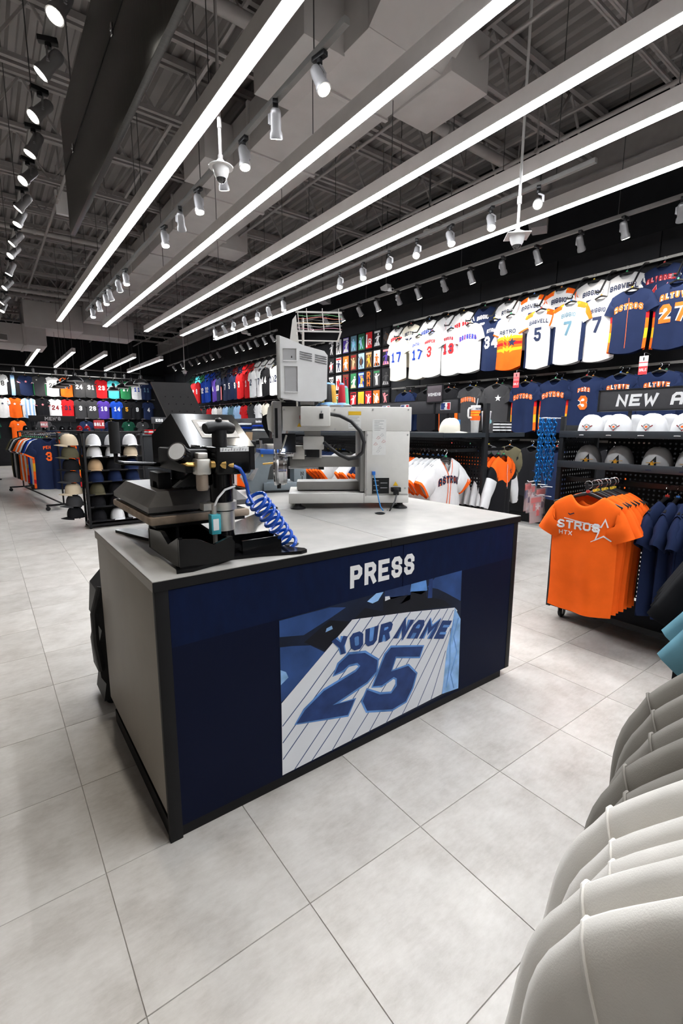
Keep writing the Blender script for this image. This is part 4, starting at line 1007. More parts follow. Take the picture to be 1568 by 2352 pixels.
cone(742,880,931,.12,(.7,.5,.1),'gold'); cone(795,896,932,.14,(.1,.5,.3),'green'); cone(766,890,930,.14,(.75,.42,.05),'amber')
E_('cone_stand', MB().cbox(ex(735),ex(805),.0,.20,ez(941),ez(937),.002), M_embgrey, rk)

# ================================================================== HAT PRESS on the back counter
M_hpg = mat('blue_grey_enamel', (.21,.25,.28), .42, var=.05)
ht = thing('hat_press', 'blue-grey slanted cap press with a vertical lettered post', 'hat press', (1.49, 3.08, ZT), math.atan2(-.31, .95))
K2 = 310.0
def fx(px): return (px-560)/K2
def fz(py): return max(0, (1128-py)/K2)
def T_(name, mb, m, parent=None, smooth=35): return obj(name, mb, parent or ht, mats=m, smooth=smooth)
T_('base', MB().cbox(fx(590),fx(691),.0,.24,.014,fz(1106),.004), M_hpg)
T_('base_rail', MB().box(fx(585),fx(692),-.004,.24,0,.014), M_plastic_black)
sa = T_('slanted_body', MB().prism([(fx(545),fz(1096)),(fx(584),fz(1040)),(fx(628),fz(1044)),(fx(606),fz(1071)),(fx(593),0),(fx(563),0)], 'y', .02, .20), M_hpg)
T_('keypad', MB().prism([(fx(555),fz(1096)),(fx(572),fz(1073)),(fx(580),fz(1073)),(fx(566),fz(1100))], 'y', .014, .02), mat('grey_keypad',(.34,.33,.35),.5,var=.05), sa)
T_('keypad_screen', MB().prism([(fx(557),fz(1095)),(fx(565),fz(1084)),(fx(573),fz(1084)),(fx(566),fz(1096))], 'y', .011, .014), M_embgrey, sa)
T_('yellow_sticker', MB().box(fx(587),fx(591),.017,.02,fz(1048),fz(1041)), M_yel, sa)
T_('blue_platen', MB().cbox(fx(584),fx(632),.0,.2,fz(1042),fz(1032),.004), mat('blue_silicone',(.01,.09,.42),.5,var=.1))
T_('upper_platen', MB().cbox(fx(600),fx(641),.02,.18,fz(1036),fz(1021),.006), M_alu)
T_('clamp_arm', MB().bar((fx(563),.1,fz(1018)),(fx(650),.1,fz(1012)),.05,.03).cbox(fx(563),fx(578),.05,.15,fz(1028),fz(1014),.004).bar((fx(586),.08,fz(1010)),(fx(640),.08,fz(1010)),.02,.02), M_blackmetal)
T_('clamp_bolt', MB().cyl((fx(588),.04,fz(1030)),(fx(588),.04,fz(1012)),.012).cyl((fx(618),.04,fz(1018)),(fx(618),.04,fz(1012)),.008), M_chrome)
T_('pin', MB().cyl((fx(590),.03,fz(1064)),(fx(640),.03,fz(1060)),.012), M_brass)
po = T_('post', MB().cbox(fx(660),fx(689),.02,.16,.014,fz(1055),.006), M_hpg)
for i, ch in enumerate('NIX'):
    T_('post_lettering', flat_text(ch, .030, (fx(679), .0185, fz(1092+i*10.5)), (1,0,0), (0,0,1), cw=.022, sw=.006, seg=.1), M_plastic_black, po, 0)
T_('power_lead', MB().tube([(fx(690),.05,.02),(fx(715),.0,.05),(fx(740),-.01,.01)], .005, 8), M_cable)
# dark board standing behind the heat press
bd = thing('display_screen', 'dark tilted back of a screen standing behind the heat press hood', 'screen', (1.0, 3.02, ZT))
scr = obj('screen_back', MB().obox((0,0,.60),(.105,-.03,0),(.006,.03,.0),(-.05,.012,.13)), bd, mats=mat('dark_grey_plastic',(.035,.034,.036),.5,var=.06))
for i in range(4):
    for k_ in range(4):
        q = Vector((0,0,.60)) + Vector((.105,-.03,0))*(-.6+.4*k_) + Vector((-.05,.012,.13))*(.35-.33*i) - Vector((.006,.03,0))
        obj('vent_hole', MB().cyl(q, q-Vector((.0006,.002,0)), .004, n=8), scr, mats=M_plastic_black)
obj('stand_neck', MB().bar((.02,.02,.50),(.03,.05,.02),.05,.03), bd, mats=M_blackmetal)
obj('stand_foot', MB().cbox(-.07,.13,-.06,.14,0,.02,.004), bd, mats=M_blackmetal)
bd2 = thing('notice_board', 'grey felt board with a tan wooden edge leaning behind the cap press', 'board', (1.75, 3.27, ZT), -.35)
obj('felt', MB().obox((0,0,.22),(.14,0,0),(0,.008,0),(.02,.03,.21)), bd2, mats=mat('charcoal_felt',(.075,.075,.072),.95,var=.1,bump=.3))
obj('frame_edge', MB().obox((-.165,0,.25),(.025,0,0),(0,.01,0),(.02,.03,.18)), bd2, mats=mat('tan_wood',(.34,.22,.12),.6,var=.15,stretch=(1,1,8)))
# ================================================================== SHELVING ISLANDS
M_shelf = mat('dark_slate_shelf_edge', (.022,.028,.035), .45, var=.08, vscale=20)
M_sign = mat('charcoal_sign_face', (.042,.041,.045), .6, var=.06, spec=.3, vscale=30)
M_bar = mat('satin_black_bar', (.018,.019,.021), .35, .3, var=.1)
def perf(w, h, pitch=.032, hole=.012, t=.0):
    """perforated sheet in local xz, real square holes"""
    mb = MB(); nx, nz = int(w/pitch), int(h/pitch)
    px, pz = w/nx, h/nz; r = hole/2
    for i in range(nx):
        for k in range(nz):
            cx, cz = (i+.5)*px, (k+.5)*pz
            o = [(cx-px/2,0,cz-pz/2),(cx+px/2,0,cz-pz/2),(cx+px/2,0,cz+pz/2),(cx-px/2,0,cz+pz/2)]
            n = [(cx-r,0,cz-r),(cx+r,0,cz-r),(cx+r,0,cz+r),(cx-r,0,cz+r)]
            mb.add(o+n, [(0,1,5,4),(1,2,6,5),(2,3,7,6),(3,0,4,7)])
    return mb
# ---- near island (new arrivals)
GX, GY = 3.20, 1.77
g1 = thing('shelving_island', 'black rolling shelving island with cap shelves and a large header sign', 'shelving', (GX, GY, 0))
pm = perf(.46, 1.20).mesh('perforated_panel', M_fix, smooth=0)
obj('perforated_panel', pm, g1, (.03, -.006, .16))
obj('end_frame', MB().cbox(0,.03,-.03,0,.10,1.46,.003).cbox(.49,.52,-.03,0,.10,1.46,.003).box(.03,.49,-.03,0,.10,.16).box(.03,.49,-.03,0,1.36,1.40), g1, mats=M_fix)
obj('back_panel', perf(2.2, 1.2, .032).mesh('back_panel', M_fix, smooth=0), g1, (.505, -2.3, .16), (0,0,PI/2))
for z, lip in ((1.322, .040), (1.118, .042)):
    s_ = obj('shelf', MB().box(.0,.50,-2.3,-.03,z,z+.006), g1, mats=M_fix)
    obj('shelf_edge', MB().cbox(-.004,.012,-2.3,.0,z-.004,z+lip,.002), s_, mats=M_shelf)
obj('hang_bar', MB().bar((.10,-.03,1.03),(.10,-2.3,1.03),.03,.03), g1, mats=M_bar)
obj('faceout_arm', MB().bar((.10,-.40,1.035),(-.37,-.40,1.035),.014,.022).cyl((-.37,-.40,1.03),(-.37,-.40,1.06),.008), g1, mats=M_bar)
obj('base_deck', MB().box(.02,.50,-2.3,-.03,.10,.14), g1, mats=M_fix)
for y in (-.06, -1.2, -2.2):
    for x in (.12, .40):
        c_ = obj('caster', MB().lathe([(.028,-.014),(.034,-.008),(.034,.008),(.028,.014)], (x,y,.034), 18, axis='y'), g1, mats=M_plastic_black)
        obj('caster_fork', MB().box(x-.02,x+.02,y-.02,y-.016,.03,.10).box(x-.02,x+.02,y+.016,y+.02,.03,.10).box(x-.025,x+.025,y-.022,y+.022,.088,.10), c_, mats=M_steel)
sg = thing('header_sign', 'long charcoal sign with white capital lettering above the white caps', 'sign', (3.40, 1.62, 1.495))
obj('sign_board', MB().cbox(.004,.03,-2.0,0,0,.135,.002), sg, mats=M_sign)
obj('sign_frame', MB().box(.0,.034,-2.0,.004,.131,.139).box(.0,.034,-2.0,.004,-.004,.004).box(0,.034,-.004,.006,-.004,.139), sg, mats=M_bar)
obj('sign_lettering', flat_text('NEW ARRIVALS', .075, (.003, -.20-.36, .028), (0,-1,0), (0,0,1), cw=.066, sw=.018, gap=.014, slant=.12, seg=.2), sg, mats=M_signwhite, smooth=0)
for y in (-.2, -1.0, -1.8): obj('sign_post', MB().box(.012,.022,y-.01,y+.01,-.175,0), sg, mats=M_bar)
capw = cap_tpl('white', emblem='diamond'); capg = cap_tpl('lgrey', brim='navy', emblem='A'); capw2 = cap_tpl('white', emblem=None)
for i, y in enumerate([1.63,1.455,1.255,1.07,.87,.68]):
    place(capw, 'baseball_cap', 'white cap with diamond badge on the upper shelf, %s from the island end' % ORD[i], 'cap', (3.36, y, 1.332), -PI/2+[.12,.1,0,.05,0,0][i], 'white caps on the new arrivals shelf', scale=1.0)
    place(capw2, 'baseball_cap', 'plain white cap tucked behind the badge caps, %s from the island end' % ORD[i], 'cap', (3.57, y-.02, 1.332), -PI/2+.1, 'white caps on the new arrivals shelf')
for i, y in enumerate([1.635,1.43,1.205,1.02,.83,.64]):
    place(capg, 'baseball_cap', 'grey cap with black letter and gold star on lower shelf, %s from the end' % ORD[i], 'cap', (3.36, y, 1.128), -PI/2+[.35,.2,.1,.05,0,0][i], 'grey caps on the lower shelf')
# orange tees on the face-out arm
ot = jersey('orange', hw=.185, L=.72, sh=.185, drop=.055, nw=.085, nd=.06, slen=.19, swd=.10, sang=62, hem=.0, fold=.012, sizer=2)
bv = bvh_of(ot[0][1])
def slogo():
    m_ = ink('white'); out = []
    out.append(('chest_lettering', decal_text(bv, 'STROS', .050, -.025, -.205, .004, cw=.043, sw=.011, gap=.007, seg=.02).mesh('chest_lettering', m_, 0)))
    out.append(('chest_lettering', decal_text(bv, 'HTX', .026, -.095, -.245, .004, cw=.022, sw=.005, gap=.006, seg=.02).mesh('chest_lettering', m_, 0)))
    sp_ = star(.068, .42); sp_ = [(p[0]+.118, p[1]-.195) for p in sp_]
    out.append(('star_outline', decal_line(bv, [Vector(p) for p in sp_[9:]+sp_[:7]], .008, .005).mesh('star_outline', m_, 0)))
    out.append(('star_tail', decal_line(bv, [Vector((-.11,-.143)), Vector((.09,-.168))], .005, .004).mesh('star_tail', m_, 0)))
    out.append(('star_tail', decal_line(bv, [Vector((.055,-.265)), Vector((.09,-.24))], .004, .004).mesh('star_tail', m_, 0)))
    out.append(('chest_mark', decal_line(bv, [Vector((-.088,-.112)), Vector((-.078,-.119)), Vector((-.052,-.107))], .006, .004).mesh('chest_mark', ink('navy'), 0)))
    return out
ot_plain = jersey('orange', hw=.185, L=.72, sh=.185, drop=.055, nw=.085, nd=.06, slen=.19, swd=.10, sang=62, hem=.0, fold=.012, sizer=0)
ot1 = [(ot[0][0], ot[0][1], ot[0][2]+slogo()), ot[1]]
place(ot1, 'tee_shirt', 'orange tee with white star lettering, front one on the face-out arm', 'tee shirt', (2.85, 1.37, .985), -PI/2+.16, 'orange tees on the face-out arm')
for i in range(6):
    place(ot_plain, 'tee_shirt', 'orange tee hanging behind the lettered one, %s from the front' % ORD[i+1], 'tee shirt', (2.93+.055*i, 1.37+.008*(i % 2), .985), -PI/2+.16-.03*(i % 3), 'orange tees on the face-out arm')
nvt = [jersey('navy2', hw=.20, L=.70, sh=.20, drop=.06, slen=.20, swd=.11, sang=62, hem=0, fold=.011, sizer=2+k_) for k_ in range(3)]
for i in range(14):
    place(nvt[i % 3], 'tee_shirt', 'navy tee hanging on the island side bar, %s from the orange tees' % ORD[i], 'tee shirt', (3.27+.012*(i % 2), 1.10-.052*i, .955), .06*((i*7) % 5-2), 'navy tees on the island side bar')
# blue foil chain garlands on the island end
M_foil = mat('blue_foil', (.02,.17,.46), .34, 1.0, var=.25, vscale=30)
lk = MB()
ring = []
for i in range(15):
    a = 2*PI*i/14; ring.append((.0115*math.cos(a), 0, .0185*math.sin(a)))
lk.tube(ring, .0052, 6); lk_me = lk.mesh('link', M_foil)
for s_ in range(5):
    x = 3.03+.045*s_
    t = thing('chain_garland', 'blue foil chain garland on the island end, %s strand from the counter side' % ORD[s_], 'garland', (x, 1.815+.008*(s_ % 2), 1.44), group='blue foil chains')
    n_ = 17 - (s_ % 3)
    for k_ in range(n_):
        obj('link', lk_me, t, (.003*math.sin(k_*1.7+s_), .003*math.cos(k_*2.1), -.012-.0262*k_), (0, .15*math.sin(k_+s_), (PI/2 if k_ % 2 else 0)+.3))
    obj('hook', MB().tube([(0,-.05,.008),(0,-.02,.008),(0,0,.004),(0,.012,.008)], .003, 6), t, mats=M_steel)
M_clear = mat('clear_bag_film', (.85,.87,.9), .12, alpha=.28, var=.05)
M_card = mat('red_white_card', (.65,.03,.04), .5, var=.05); M_cardb = mat('navy_card', (.02,.04,.16), .5, var=.05)
for i, (x, y, z) in enumerate([(3.08,1.90,1.0),(3.17,1.93,.97),(3.25,1.90,.95),(3.16,1.88,.90),(3.27,1.94,.88)]):
    t = thing('packaged_set', 'clear bagged party set with red and navy card, %s hung below the chains' % ORD[i], 'package', (x, y, z), .25-.1*i, 'clear bags hung below the chains')
    bag = MB()
    for r in range(7):
        for c_ in range(6):
            u, v = c_/5-.5, r/6; bag.v.append((.15*u*(1-.1*v)+.006*math.sin(5*v+i), -.018*math.sin(PI*(u+.5))*math.sin(PI*v)+.004*math.sin(9*u+7*v), -.20*v))
    for sgn in (0, 1):
        o = 0
        if sgn:
            o = len(bag.v); bag.v += [(p[0], .004-p[1]*.6, p[2]) for p in bag.v[:42]]
        for r in range(6):
            for c_ in range(5): a = o+r*6+c_; bag.f.append([a,a+1,a+7,a+6]); bag.m.append(0)
    obj('film', bag, t, mats=M_clear, smooth=60)
    obj('header_card', MB().box(-.06,.06,.001,.003,-.05,-.012), t, mats=M_card)
    obj('insert_card', MB().box(-.05+.02*(i % 2),-.005,.001,.003,-.11,-.055).box(.015,.05,.001,.003,-.15,-.08), t, mats=[M_cardb, M_card][i % 2])
    obj('white_star', MB().prism([(p[0]+.02, p[1]-.085) for p in star(.03)], 'y', -.002, .000), t, mats=M_signwhite)
    obj('hook', MB().tube([(0,-.06-(y-1.88),.012),(0,-.03,.012),(0,.0,.004),(0,.012,.012)], .003, 6), t, mats=M_steel)

# ---- middle islands: spine, shelves, hang bars, header
def island(y0, y1, label, hdr=True, X=3.95, zt=1.335):
    t = thing('shelving_island', label, 'shelving', (X, y0, 0)); L = y1-y0
    obj('perforated_panel', perf(L-.08, 1.1, .034).mesh('perforated_panel', M_fix, smooth=0), t, (0, .04, .18), (0,0,PI/2))
    obj('upright', MB().cbox(-.03,.03,0,.04,.06,1.62,.003), t, mats=M_fix); obj('upright', MB().cbox(-.03,.03,L-.04,L,.06,1.62,.003), t, mats=M_fix)
    obj('upright', MB().cbox(-.03,.03,L/2-.02,L/2+.02,.06,1.5,.003), t, mats=M_fix)
    obj('base', MB().box(-.30,.30,.05,L-.05,.06,.12), t, mats=M_fix)
    for sx in (-1, 1):
        s_ = obj('shelf', MB().box(min(sx*.03,sx*.63),max(sx*.03,sx*.63),.0,L,zt-.018,zt), t, mats=M_fix)
        obj('shelf_edge', MB().cbox(sx*.63-.006,sx*.63+.006,0,L,zt-.04,zt+.004,.002).box(min(sx*.03,sx*.63),max(sx*.03,sx*.63),-.006,.0,zt-.04,zt+.002), s_, mats=M_shelf)
        obj('hang_bar', MB().bar((sx*.42,.02,1.17),(sx*.42,L-.02,1.17),.028,.016), t, mats=M_bar)
        for y in (.1, L/2, L-.1): obj('bracket', MB().bar((sx*.02,y,1.17),(sx*.42,y,1.17),.012,.03).bar((sx*.02,y,1.25),(sx*.6,y,zt-.02),.01,.03), t, mats=M_fix)
    for y in (.12, L-.12):
        for x in (-.25, .25): obj('caster', MB().lathe([(.024,-.012),(.03,-.007),(.03,.007),(.024,.012)], (x,y,.03), 14, axis='y'), t, mats=M_plastic_black)
    return t
i2 = island(2.92, 5.85, 'black shelving island with logo header between the counter and the jersey wall')
i3 = island(6.55, 9.45, 'black shelving island behind the embroidery machine, second from the counter')
i4 = island(10.2, 13.1, 'black shelving island towards the back wall, third from the counter')
# header with league badges
hs_ = thing('header_sign', 'charcoal header board with three blue and red badges on the first island', 'sign', (3.95, 3.28, 1.535))
obj('sign_board', MB().cbox(-.012,.012,0,2.2,0,.145,.002), hs_, mats=M_sign)
obj('sign_frame', MB().box(-.016,.016,0,2.2,.143,.150).box(-.016,.016,-.004,.004,0,.150), hs_, mats=M_bar)
for y in (.15, 1.1, 2.1): obj('sign_post', MB().box(-.006,.006,y-.01,y+.01,-.20,0), hs_, mats=M_bar)
M_badgew = mat('badge_white', (.8,.8,.8), .5, var=.02); M_badgeb = mat('badge_blue', (.01,.035,.16), .5, var=.03); M_badger = mat('badge_red', (.55,.015,.03), .5, var=.03)
for k_, y in enumerate((.17, .78, 1.10)):
    bd_ = obj('badge', MB().cbox(-.0145,-.012,y-.068,y+.068,.035,.112,.006), hs_, mats=M_badgew)
    obj('badge_field', MB().prism([(y+.062,.040),(y+.062,.107),(y-.0,.107),(y+.012,.085),(y+.0,.07),(y+.018,.055),(y+.01,.04)], 'x', -.0155, -.0145), bd_, mats=M_badgeb)
    obj('badge_field', MB().prism([(y-.062,.040),(y-.062,.107),(y-.022,.107),(y-.028,.08),(y-.02,.06),(y-.03,.04)], 'x', -.0155, -.0145), bd_, mats=M_badger)
ws = thing('department_sign', 'small square plum-grey sign with white lettering above the badge header', 'sign', (3.93, 3.60, 1.66))
obj('sign_board', MB().cbox(-.008,.008,-.105,.105,0,.17,.002), ws, mats=mat('plum_sign_face',(.085,.065,.075),.6,var=.05))
obj('sign_frame', MB().box(-.01,.01,-.115,-.105,-.01,.18).box(-.01,.01,.105,.115,-.01,.18).box(-.01,.01,-.105,.105,.17,.18).box(-.01,.01,-.105,.105,-.01,0), ws, mats=M_bar)
obj('sign_lettering', flat_text("WOMENS", .034, (-.0085, 0, .06), (0,-1,0), (0,0,1), cw=.024, sw=.0075, gap=.005, seg=.1), ws, mats=M_signwhite, smooth=0)
obj('sign_post', MB().box(-.004,.004,-.01,.01,-.13,-.01), ws, mats=M_bar)
hs2 = thing('header_sign', 'charcoal header board on the second island', 'sign', (3.62, 6.1, 1.43))
obj('sign_board', MB().cbox(-.012,.012,0,1.9,0,.11,.002), hs2, mats=M_sign)
for i in range(7): obj('lettering_block', MB().box(-.0128,-.0122,1.06-.036*i,1.086-.036*i,.036,.066 if i % 3 else .072), hs2, mats=M_signwhite, smooth=0)
for y in (.5, 1.8): obj('sign_post', MB().box(-.006,.006,y-.01,y+.01,-.10,0), hs2, mats=M_bar)
# goods on the first island's shelf
place(cap_tpl('cream', emblem='blob', ecol=('char',)), 'baseball_cap', 'cream cap with small dark badge on the shelf beside the tumbler', 'cap', (3.56, 3.06, 1.336), .75)
tb = thing('tumbler', 'white handled tumbler with orange rainbow band and navy star', 'tumbler', (3.86, 3.0, 1.336), -.3)
obj('cup', MB().lathe([(.033,0),(.036,.005),(.040,.11),(.046,.12),(.046,.235),(.048,.26),(.044,.262),(.001,.262)], (0,0,0), 24), tb, mats=M_whiteplastic)
for z0, z1, c_ in ((.12,.165,'orange'),(.165,.178,'yellow'),(.178,.19,'orange'),(.19,.202,'yellow'),(.202,.215,'orange')): obj('band', MB().lathe([(.0463,z0),(.0463,z1)], (0,0,0), 24), tb, mats=ink(c_))
obj('handle', MB().tube([(-.044,0,.235),(-.075,0,.235),(-.082,0,.22),(-.082,0,.16),(-.075,0,.145),(-.044,0,.145)], .009, 8), tb, mats=M_whiteplastic)
obj('straw', MB().tube([(.01,0,.26),(.02,0,.33)], .004, 8), tb, mats=mat('clear_straw',(.75,.8,.85),.2,alpha=.5,var=.02))
obj('star', MB().prism([(p[0]+.022, p[1]+.175) for p in star(.018)], 'y', -.0475, -.044), tb, mats=ink('navy'))
obj('lettering', flat_text('ASTRO', .016, (-.0, -.0485, .222), (1,0,0), (0,0,1), cw=.011, sw=.0035, gap=.003, seg=.1), tb, mats=ink('navy'), smooth=0)
cu = thing('drinking_cup', 'tall frosted white cup with lid and straw beside the tumbler', 'cup', (4.03, 3.0, 1.336))
obj('cup', MB().lathe([(.030,0),(.032,.004),(.046,.195),(.046,.2)], (0,0,0), 24), cu, mats=mat('frosted_plastic',(.72,.73,.76),.35,var=.03))
obj('lid', MB().lathe([(.049,.2),(.049,.208),(.044,.212),(.001,.212)], (0,0,0), 24), cu, mats=M_whiteplastic)
obj('straw', MB().tube([(0,0,.21),(.012,0,.275)], .0045, 8), cu, mats=mat('lilac_straw',(.6,.6,.75),.4,var=.02))
obj('emblem', MB().lathe([(.001,-.002),(.020,-.001),(.020,.001)], (.012,-.042,.11), 16, axis='y'), cu, mats=mat('teal_emblem',(.3,.55,.6),.5,var=.1))
for i, x in enumerate((4.32, 4.42, 4.52)):
    t = thing('striped_mug', 'black and white striped can in the small row beside the cup, %s from it' % ORD[i], 'can', (x, 3.08, 1.336), group='striped cans on the island shelf')
    obj('can_body', MB().lathe([(.034,0),(.036,.003),(.036,.11),(.032,.114),(.001,.114)], (0,0,0), 18), t, mats=M_plastic_black)
    for k_ in range(3): obj('stripe', MB().lathe([(.0365,.02+k_*.03),(.0365,.035+k_*.03)], (0,0,0), 18), t, mats=M_signwhite)
bc = thing('price_card', 'bright blue card standing behind the cream cap', 'card', (3.82, 3.22, 1.336), -.2)
obj('card_face', MB().box(-.07,.07,-.002,.002,.02,.13), bc, mats=mat('card_blue',(.03,.22,.62),.5,var=.03)); obj('card_base', MB().box(-.05,.05,-.03,.03,0,.02), bc, mats=M_plastic_black)
obj('card_mark', MB().bar((-.045,-.003,.045),(-.045,-.003,.105),.012,.002).bar((-.01,-.003,.045),(-.01,-.003,.105),.01,.002).bar((.02,-.003,.045),(.03,-.003,.1),.01,.002).bar((.03,-.003,.1),(.05,-.003,.05),.01,.002), bc, mats=M_signwhite)
# folded clothes on shelves
FOLD = {}
def folded(x, y, z, n, cols, label, group, rz=0):
    for i in range(n):
        c_ = cols[i % len(cols)]
        if c_ not in FOLD:
            fm = MB().cbox(-.13,.13,-.16,.16,0,.022,.009).cbox(-.125,.125,-.163,.12,.021,.03,.004)
            FOLD[c_] = fm.mesh('folded_cloth', cloth(c_))
        o = obj('folded_shirt', FOLD[c_], None, (x+.006*math.sin(i*3), y, z+.031*i), (0,0,rz+.04*math.sin(i*2)))
        tag(o, label % (c_.replace('navy2','navy').replace('lgrey','light grey').replace('char','charcoal').replace('royal','royal blue'), ORD[i]), 'shirt', group)
folded(3.55, 5.0, 1.336, 3, ['navy','orange','navy'], '%s folded shirt, %s up in the stack at the far end of the first island', 'folded shirts on the first island')
folded(3.55, 4.5, 1.336, 3, ['navy2','pink','navy'], '%s folded shirt, %s up in the middle stack on the first island', 'folded shirts on the first island')
folded(3.55, 6.8, 1.336, 3, ['white','navy','royal'], '%s folded shirt, %s up in the near stack on the second island', 'folded shirts on the second island')
folded(3.55, 7.5, 1.336, 4, ['navy','royal','navy','white'], '%s folded shirt, %s up in the middle stack on the second island', 'folded shirts on the second island')
folded(3.55, 8.4, 1.336, 3, ['char','navy','lgrey'], '%s folded shirt, %s up in the far stack on the second island', 'folded shirts on the second island')
# white jersey at the end of the first island
wj = jersey('white', trim='orange', script='ASTROS', scol='navy', out='orange', vneck=True, nd=.13, hw=.215, sh=.2, slen=.25, swd=.125, sang=44, drop=.055, L=.76, sizer=1, fold=.011)
bvw = bvh_of(wj[0][1]); ex_ = []
for s_ in (-1, 1):
    ex_.append(('piping', decal_line(bvw, [Vector((s_*.085,-.006)), Vector((s_*.055,-.07)), Vector((s_*.022,-.14)), Vector((s_*.016,-.35)), Vector((s_*.016,-.73))], .008, .004).mesh('piping', ink('orange'), 0)))
ex_.append(('neck_label', decal_poly(bvw, [(-.03,-.008),(.03,-.008),(.03,.008),(-.03,.008)], 0, -.025, 1, .003).mesh('neck_label', ink('black'), 0)))
ex_.append(('chest_mark', decal_line(bvw, [Vector((-.10,-.155)), Vector((-.088,-.162)), Vector((-.062,-.148))], .007, .004).mesh('chest_mark', ink('navy'), 0)))
wj1 = [(wj[0][0], wj[0][1], wj[0][2]+ex_), wj[1]]
place(wj1, 'jersey', 'white button jersey with orange piping and navy chest lettering behind the counter', 'jersey', (3.43, 2.98, 1.10), .10, 'shirts on the first island bar')
wj2 = jersey('white', trim='orange', vneck=True, hw=.215, sh=.2, slen=.25, swd=.125, sang=46, drop=.055, L=.76, sizer=3)
orj = jersey('orange', trim='navy', hw=.21, slen=.25, swd=.12, sang=48, L=.74, sizer=4); nvj = jersey('navy2', trim='orange', hw=.21, slen=.24, swd=.12, sang=50, L=.74, sizer=0)
for i in range(26):
    y = 3.04+.055*i + (.25 if i > 9 else 0) + (.3 if i > 18 else 0)
    tp, cn = ((wj2, 'white') if i < 6 else (orj, 'orange') if i < 11 else (nvj, 'navy') if i < 16 else (wj2, 'white') if i < 21 else (nvj, 'navy'))
    place(tp, 'jersey', '%s jersey on the counter-side bar of the first island, %s back' % (cn, ORD[i+1]), 'jersey', (3.50+.02*math.sin(i), y, 1.10), .05*math.sin(i*2.3), 'shirts on the first island bar')
# orange, black and white jackets on the other side
def jk_m(part, x, z, s):
    if part == 'sleeve': return 0 if z < .22 else (1 if z < .45 else 2)
    v = -z - .18 + abs(x)*-.55
    return 0 if (-z) < .20 + .10*(1-abs(x)/.22) else 1
jme = garment_mesh('body', [cloth('orange'), cloth('black'), cloth('white')], jk_m, hw=.225, L=.72, sh=.205, drop=.055, slen=.55, swd=.115, sang=66, hem=0, fold=.012, seed=77, NX=26, NT=20, nd=.06, long=True)
bvj = bvh_of(jme)
jk = [('body', jme, [('zip', decal_line(bvj, [Vector((0,-.05)), Vector((0,-.33))], .006, .004).mesh('zip', ink('white'), 0)), ('emblem', decal_poly(bvj, star(.032), .09, -.155, 1, .004).mesh('emblem', ink('navy'), 0)),
     ('emblem', decal_poly(bvj, star(.017), .09, -.155, 1, .006).mesh('emblem', ink('orange'), 0))]), hanger_parts(sizer=1)]
for i in range(8):
    place(jk, 'jacket', 'orange, black and white panelled jacket, %s on the wall-side bar of the first island' % ORD[i], 'jacket', (4.28+.012*(i % 2), 2.95+.075*i, 1.10), .16+.04*math.sin(i), 'panelled jackets on the first island')
bkj = jersey('char', hw=.21, L=.7, sizer=2, slen=.3, sang=64); stj = jersey('black', trim='orange', hw=.21, L=.7, sizer=0, slen=.3, sang=64, logo=(.09,-.16,'orange',.03))
for i in range(9):
    tp, cn = ((stj, 'black and orange') if i < 4 else (bkj, 'charcoal'))
    place(tp, 'sweatshirt', '%s sweatshirt behind the panelled jackets, %s along the bar' % (cn, ORD[i]), 'sweatshirt', (4.34, 3.62+.08*i, 1.10), .05*math.sin(i), 'sweatshirts on the first island wall side')
# second and third islands: rows of shirts on the counter side
for isl, y0, nn, cols in (('second', 6.62, 18, ['navy','orange','white','navy2','char']), ('third', 10.3, 16, ['royal','white','black','red','char'])):
    tps = {c_: jersey(c_, hw=.2, L=.7, lo=True, sizer=k_) for k_, c_ in enumerate(cols)}
    for i in range(nn):
        c_ = cols[(i//3) % len(cols)]
        place(tps[c_], 'jersey', '%s shirt on the near bar of the %s island, %s along' % (c_.replace('navy2','blue').replace('char','charcoal'), isl, ORD[i]), 'jersey', (3.52, y0+.15*i, 1.10), .05*math.sin(i*1.7), 'shirts on the %s island' % isl)
# ================================================================== JERSEY WALLS
M_rail = mat('satin_steel_rail', (.36,.35,.33), .3, .9, var=.08)
RAILS = []
def wall_rail(y0, y1, z, label):
    t = thing('display_rail', label, 'rail', (XW-.11, y0, z))
    obj('rail', MB().box(-.008,.008,0,y1-y0,-.015,.015), t, mats=M_rail)
    k = int((y1-y0)/1.1)
    for i in range(k+1):
        y = .05+(y1-y0-.1)*i/k; obj('bracket', MB().box(.008,.085,y-.012,y+.012,-.02,.02), t, mats=M_fix)
    RAILS.append((y0, y1, z, t))
wall_rail(.4, 6.95, 3.285, 'steel display rail above the upper jerseys on the near wall')
wall_rail(.4, 6.95, 2.13, 'steel display rail between the two jersey rows on the near wall')
wall_rail(9.2, 17.6, 3.285, 'steel display rail above the upper jerseys on the far half of the wall')
wall_rail(9.2, 17.6, 2.13, 'steel display rail above the lower shirts on the far half of the wall')
arm_me = MB().bar((0,0,0),(-.10,0,-.02),.012,.02).bar((-.10,0,-.02),(-.20,0,-.10),.012,.02).bar((-.20,0,-.10),(-.36,0,-.30),.012,.02).bar((-.36,0,-.30),(-.46,0,-.32),.012,.02).cyl((-.46,0,-.33),(-.46,0,-.30),.008,n=8).mesh('waterfall_arm', M_bar, smooth=0)
sarm_me = MB().bar((0,0,0),(-.24,0,-.02),.012,.02).cyl((-.24,0,-.03),(-.24,0,.0),.008,n=8).mesh('straight_arm', M_bar, smooth=0)
def arm(x, y, z, me, label=None, group=None):
    for y0, y1, zr, t in RAILS:
        if abs(zr-z) < .05 and y0 <= y <= y1: return obj('display_arm', me, t, Vector((x, y, z))-t.location)
RW = -PI/2      # facing away from the right-hand wall
J = jersey
